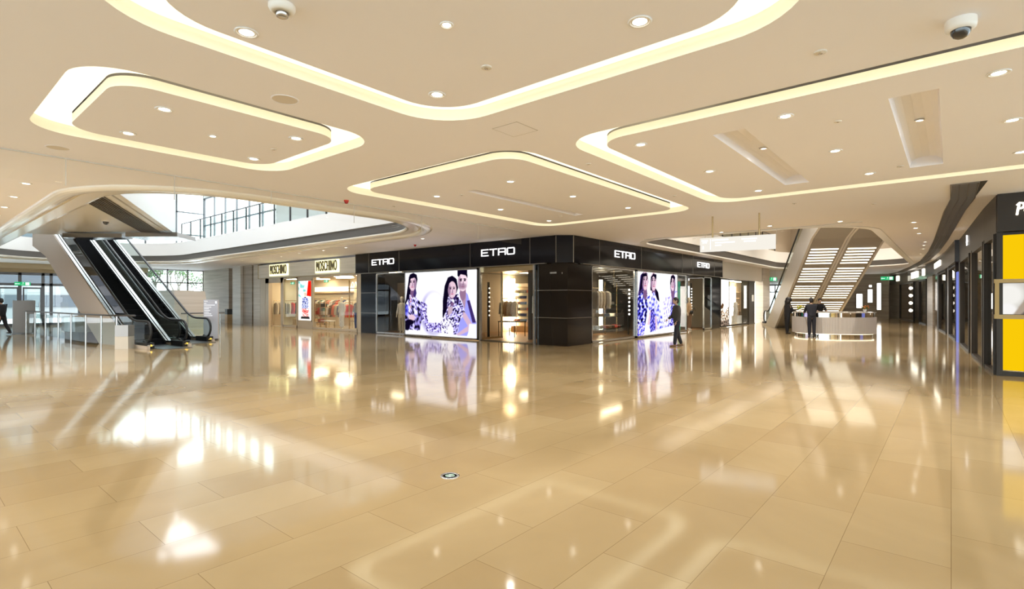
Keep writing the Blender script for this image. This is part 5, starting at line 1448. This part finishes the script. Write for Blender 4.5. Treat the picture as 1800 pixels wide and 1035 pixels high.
for k, x in enumerate((18.5, 23, 29, 35, 46, 53)):
    mb = MB(); mb.box(x - 1.1, -2.4, 3.07, x + 1.1, -1.9, 3.099); tag(mb.build('ceiling_light_panel', SHOPL), 'ceiling light inside the right-hand shops, %s from the yellow corner' % ['first', 'second', 'third', 'fourth', 'fifth', 'sixth'][k], 'ceiling light')
def bulbs(label, x, y, n, z0, dz, r=.05):
    t = thing('bulb_strip', label, 'lamp', (x, y, 0)); MB().box(x - .06, y - .1, 0, x + .06, y - .05, min(3.0, z0 + n * dz)).build('backing', BRONZE, t)
    for k in range(n): MB().ball((x, y, z0 + k * dz), r).build('bulb', SHOPC, t)
bulbs('strip of round bulbs nearest the pale brass pier', 20.2, -.95, 4, .95, .33, .06)
bulbs('strip of round bulbs in the second dark bay', 19.0, -1.05, 4, .95, .33, .06)
bulbs('dimmer strip of bulbs in the bay beyond the brass pier', 23.6, -1.1, 4, .95, .33, .05)
bulbs('four star-bright bulbs in the farthest glass bay', 53.2, 2.5, 4, .8, .6, .14)
bulbs('strip of bulbs in the glass bay by the blue light panel', 29.4, -.65, 4, .95, .33, .05)
mb = band(26.7, 27.4, -.02, .05, .0, 2.75); tag(mb.build('blue_light_panel', emis('blue_panel_glow', (.25, .30, .85), .7)), 'tall blue glowing panel between the bronze pier and the black curved fascia', 'light panel')
for x, z0, z1, l in ((22.0, .1, 1.3, 'low bright light strip at the foot of the bay after the brass pier'),):
    mb = MB(); mb.box(x, -.75, z0, x + .15, -.65, z1); tag(mb.build('light_strip', SHOPC), l, 'lamp')
mb = MB(); mb.box(21.6, -1.7, 0.01, 25.3, -.7, .12); tag(mb.build('display_plinth', BRASS), 'low brass plinth inside the bay after the brass pier', 'plinth')
# far lit panels on the stone wall
for y0, y1, z0, z1, l in ((4.72, 5.06, .75, 3.15, 'tall narrow lit poster on the far stone wall right of the lit escalators'), (5.35, 5.75, 1.4, 2.6, 'square lit poster on the far wall, beside the tall narrow one'), (5.4, 5.65, 2.75, 3.0, 'small lit box above the square lit poster on the far wall'), (6.1, 6.6, .9, 2.2, 'lit poster half hidden by the lit escalators on the far wall')):
    t = thing('illuminated_poster', l, 'poster', (56.4, y0, z0)); MB().box(56.4, y0, z0, 56.5, y1, z1).build('frame', BRONZE, t); MB().box(56.38, y0 + .03, z0 + .03, 56.4, y1 - .03, z1 - .03).build('picture', SHOPC, t)
# ================================================================ PEOPLE
def skin_mesh(pts, edges, radii, levels=2, root=0):
    """limbs grown round a skeleton; returns MB"""
    me = bpy.data.meshes.new('skeleton'); me.from_pydata(pts, edges, [])
    ob = bpy.data.objects.new('skeleton', me); COL.objects.link(ob)
    md = ob.modifiers.new('skin', 'SKIN'); md.use_smooth_shade = True
    for i, r in enumerate(radii):
        rr = r if isinstance(r, tuple) else (r, r)
        me.skin_vertices[0].data[i].radius = rr
        me.skin_vertices[0].data[i].use_root = (i == root)
    ob.modifiers.new('sub', 'SUBSURF').levels = levels
    dg = bpy.context.evaluated_depsgraph_get()
    ev = ob.evaluated_get(dg).to_mesh()
    mb = MB(); mb.add([tuple(v.co) for v in ev.vertices], [tuple(p.vertices) for p in ev.polygons], 0, True)
    ob.evaluated_get(dg).to_mesh_clear(); bpy.data.objects.remove(ob)
    return mb
def person(label, loc, rz, pose, coat, trous, shoes=SATIN, hairm=HAIR, big_hair=False, coat_len=.84, scale=1.0):
    """faces local +X.  pose: legs (L,R) as hip swing angles, arms as (shoulder swing, elbow bend), lean"""
    t = thing('person', label, 'person', loc, rz)
    lean = pose.get('lean', 0.0)
    def up(x, y, z):      # lean the trunk about the hips
        dz = z - .92
        return (x + math.sin(lean) * dz, y, .92 + math.cos(lean) * dz)
    pel = (0, 0, .94); sp = up(0, 0, 1.12); ch = up(.0, 0, 1.32); nk = up(-.005, 0, 1.46)
    hd = Vector(up(.02, 0, 1.56)); tl = pose.get('head', 0.0)
    J = [pel, sp, ch, nk, tuple(hd)]; E_ = [(0, 1), (1, 2), (2, 3), (3, 4)]; R_ = [(.095, .095), (.10, .08), (.125, .075), (.05, .05), (.05, .05)]
    legs = []; arms = []
    for s, (sw, kn) in zip((1, -1), pose['legs']):
        hip = (0, s * .085, .88); k = (hip[0] + .42 * math.sin(sw), s * .09, hip[2] - .42 * math.cos(sw)); a2 = sw - kn
        an = (k[0] + .40 * math.sin(a2), s * .085, k[2] - .40 * math.cos(a2)); legs.append((hip, k, an, a2))
    drop = min(l[2][2] for l in legs) - .07
    legs = [tuple((p[0], p[1], p[2]) for p in l[:3]) + (l[3],) for l in legs]
    for s, (sw, el, out) in zip((1, -1), pose['arms']):
        sh = up(0, s * .175, 1.405); e = (sh[0] + .29 * math.sin(sw) * math.cos(out), sh[1] + s * .29 * math.sin(out), sh[2] - .29 * math.cos(sw) * math.cos(out))
        f = sw + el; w = (e[0] + .25 * math.sin(f), e[1] - s * .03, e[2] - .25 * math.cos(f)); arms.append((sh, e, w, f))
    sh_ = []
    for s, (h, k, a, a2) in zip((1, -1), legs):
        i = len(J); J += [h, k, a]; E_ += [(0, i), (i, i + 1), (i + 1, i + 2)]; R_ += [.085, .06, .04]
    for s, (sh, e, w, f) in zip((1, -1), arms):
        i = len(J); J += [sh, e, w]; E_ += [(2, i), (i, i + 1), (i + 1, i + 2)]; R_ += [.05, .038, .03]
    body = skin_mesh(J, E_, R_)
    # head: skull, jaw, nose, ears
    def hp(x, y, z): 
        c, s = math.cos(lean + tl), math.sin(lean + tl); return (hd.x + x * c + z * s, hd.y + y, hd.z - x * s + z * c)
    hb = MB(); hb.ball((0, 0, .075), .098, .075, .115, seg=16, rings=10); hb.ball((.045, 0, .0), .05, .05, .055, seg=12, rings=8); hb.ball((.102, 0, .055), .016, .014, .022, seg=8, rings=6)
    for s in (-1, 1): hb.ball((-.005, s * .078, .06), .02, .01, .032, seg=8, rings=6)
    hb.ball((.088, 0, .012), .012, .024, .007, seg=8, rings=5)
    body.add([hp(*v) for v in hb.v], hb.f, 0, True)
    for s, (sh, e, w, f) in zip((1, -1), arms):      # hands: palm, four fingers, thumb
        d = Vector((math.sin(f), 0, -math.cos(f))); W = Vector(w); pc = W + d * .05
        body.ball(tuple(pc), .022, .038, .045, seg=10, rings=6)
        q = Vector((math.cos(f), 0, math.sin(f)))
        for k in range(4):
            b0 = W + d * .085 + Vector((0, (k - 1.5) * .019, 0)); L = (.06, .075, .07, .052)[k]
            body.tube([b0, b0 + d * (L * .5) + q * .006, b0 + d * (L * .9) + q * .022], [.0088, .008, .0065], 6)
        b0 = W + d * .035 + Vector((0, -s * .034, 0)); body.tube([b0, b0 + d * .03 + q * .02 + Vector((0, -s * .012, 0)), b0 + d * .058 + q * .03], [.0105, .009, .007], 6)
    body.build('body', SKIN, t, local=True)
    eb = MB()
    for s in (-1, 1): eb.ball(hp(.083, s * .032, .075), .012, .014, .008, seg=8, rings=5); eb.obox(hp(.09, s * .032, .095), .006, .034, .006)
    eb.build('eyes', SATIN, t, local=True)
    # clothing
    Jc = [up(0, 0, coat_len + .02), up(0, 0, 1.0), up(0, 0, 1.16), up(0, 0, 1.32), up(-.005, 0, 1.45)]; Ec = [(0, 1), (1, 2), (2, 3), (3, 4)]; Rc = [(.19, .14), (.18, .135), (.175, .135), (.20, .15), (.10, .10)]
    for s, (sh, e, w, f) in zip((1, -1), arms):
        i = len(Jc); Jc += [sh, e, tuple(Vector(e).lerp(Vector(w), .93))]; Ec += [(3, i), (i, i + 1), (i + 1, i + 2)]; Rc += [.088, .062, .05]
    skin_mesh(Jc, Ec, Rc, root=2).build('coat', coat, t, local=True)
    Jt = [(0, 0, .96)]; Et = []; Rt = [(.115, .115)]
    for s, (h, k, a, a2) in zip((1, -1), legs):
        i = len(Jt); Jt += [h, k, a]; Et += [(0, i), (i, i + 1), (i + 1, i + 2)]; Rt += [.105, .078, .062]
    skin_mesh(Jt, Et, Rt).build('trousers', trous, t, local=True)
    for s, (h, k, a, a2) in zip((1, -1), legs):
        sb = MB(); sb.ball((a[0] + .055, a[1], max(.035, a[2] - .035)), .135, .045, .038, seg=12, rings=7); sb.ball((a[0] - .01, a[1], a[2]), .05, .045, .05, seg=10, rings=6); sb.build('shoe', shoes, t, local=True)
    hr = MB()
    if big_hair:
        hr.ball((-.01, 0, .10), .15, .15, .14, seg=16, rings=10); hr.ball((-.05, 0, .0), .13, .16, .14, seg=14, rings=8); hr.ball((-.06, .02, -.10), .10, .13, .12, seg=12, rings=8)
    else:
        hr.ball((-.012, 0, .095), .103, .084, .108, seg=16, rings=10); hr.ball((-.045, 0, .05), .07, .08, .09, seg=12, rings=8)
    hv = [hp(*v) for v in hr.v]; h2 = MB(); h2.add(hv, hr.f, 0, True); h2.build('hair', hairm, t, local=True)
    return t
STAND = dict(legs=((.03, 0), (-.03, 0)), arms=((.05, .15, .10), (.02, .15, .10)))
def zfix(pose):
    zs = [.88 - .42 * math.cos(a) - .40 * math.cos(a - k) for a, k in pose['legs']]
    return .06 - min(zs)
def put(label, xy, deg, pose, coat, tr, **kw):
    return person(label, (xy[0], xy[1], max(-.02, zfix(pose)) if zfix(pose) < .02 else zfix(pose)), math.radians(deg), pose, coat, tr, **kw)
WALK = dict(legs=((.30, .08), (-.26, .30)), arms=((-.30, .25, .08), (.30, .35, .08)), lean=.04)
put('person in a charcoal jacket and black trousers walking past the second bright poster', (17.93, 7.43), 130, dict(legs=((.16, .05), (-.14, .18)), arms=((-.12, .5, .06), (.2, .7, .06)), lean=.03), CLOTHG, CLOTHN, shoes=mat('brown_shoe', (.16, .09, .05), .5))
put('person in a dark suit seen from behind, leaning on the round desk', (26.22, 4.72), 25, dict(legs=((.02, 0), (-.04, 0)), arms=((.55, .75, .12), (.6, .8, .12)), lean=.12), CLOTHN, CLOTHN)
put('person with full black hair and long dark coat at the left of the desk', (28.3, 6.15), -50, dict(legs=((.03, 0), (-.05, 0)), arms=((.3, .9, .08), (.4, .9, .08)), lean=.08), CLOTHK, CLOTHK, big_hair=True, coat_len=.70)
put('person in black behind the desk, facing the mall and bending over the counter', (29.75, 5.05), 205, dict(legs=((.02, 0), (-.02, 0)), arms=((.7, .6, .15), (.75, .5, .2)), lean=.22, head=.1), CLOTHK, CLOTHK)
put('person in dark clothes walking at the far left edge by the glass doors', (3.47, 34.58), 130, WALK, CLOTHK, CLOTHK)

# ================================================================ OUTSIDE
struct('ground_plaza', MB().box(-60, 45.3, -.25, 80, 90, -.02).box(-60, -60, -.25, -8, 45.3, -.02).box(-8, -60, -.25, 80, -9, -.02), mat('plaza_paving', (.72, .72, .74), .7))  # paving behind the viewer is unseen, added pale to bounce daylight onto the ceiling
t = thing('office_building', 'pale office block with dark window bands seen through the far left glass doors', 'building', (0, 66, 0))
MB().box(-22, 64, -.02, 13, 70, 14).build('wall', mat('outside_facade', (.30, .30, .31), .8), t)
for k in range(6): MB().box(-22, 63.9, 1.0 + k * 2.1, 13, 64.0, 2.1 + k * 2.1).build('window_band', mat('outside_windows', (.10, .11, .13), .3), t)
def tree(label, x, y, h, r, seed, leaf=True):
    t = thing('tree', label, 'tree', (x, y, -.02)); rr = random.Random(seed); mb = MB(); lf = MB()
    def branch(p, d, L, w, n):
        q = p + d * L; mb.tube([p, p.lerp(q, .5) + Vector((rr.uniform(-.05, .05), rr.uniform(-.05, .05), 0)), q], [w, w * .85, w * .65], 6)
        if n == 0:
            for _ in range(26 if leaf else 3):
                c = q + Vector((rr.gauss(0, .35), rr.gauss(0, .35), rr.gauss(0, .35))); s = rr.uniform(.06, .13)
                a = Vector((rr.uniform(-1, 1), rr.uniform(-1, 1), rr.uniform(-1, 1))).normalized() * s; b = a.orthogonal().normalized() * s * .6
                lf.add([tuple(c - a), tuple(c + b), tuple(c + a), tuple(c - b)], [(0, 1, 2, 3)])
            return
        for _ in range(3):
            e = (d + Vector((rr.uniform(-.7, .7), rr.uniform(-.7, .7), rr.uniform(-.1, .4)))).normalized(); branch(q, e, L * .72, w * .62, n - 1)
    branch(Vector((x, y, -.02)), Vector((.05, 0, 1)).normalized(), h * .36, r, 3)
    mb.build('trunk', BARK, t); lf.build('foliage', LEAF, t)
tree('pale-branched leafy tree outside the tall window behind the escalators', 13.6, 48.0, 4.6, .10, 3)
tree('darker bushy tree outside, right of the pale-branched one', 15.7, 50.5, 5.0, .12, 5)
tree('thin tree outside the right pane of the tall window', 17.6, 48.5, 4.0, .07, 8)
bpy.context.view_layer.update()
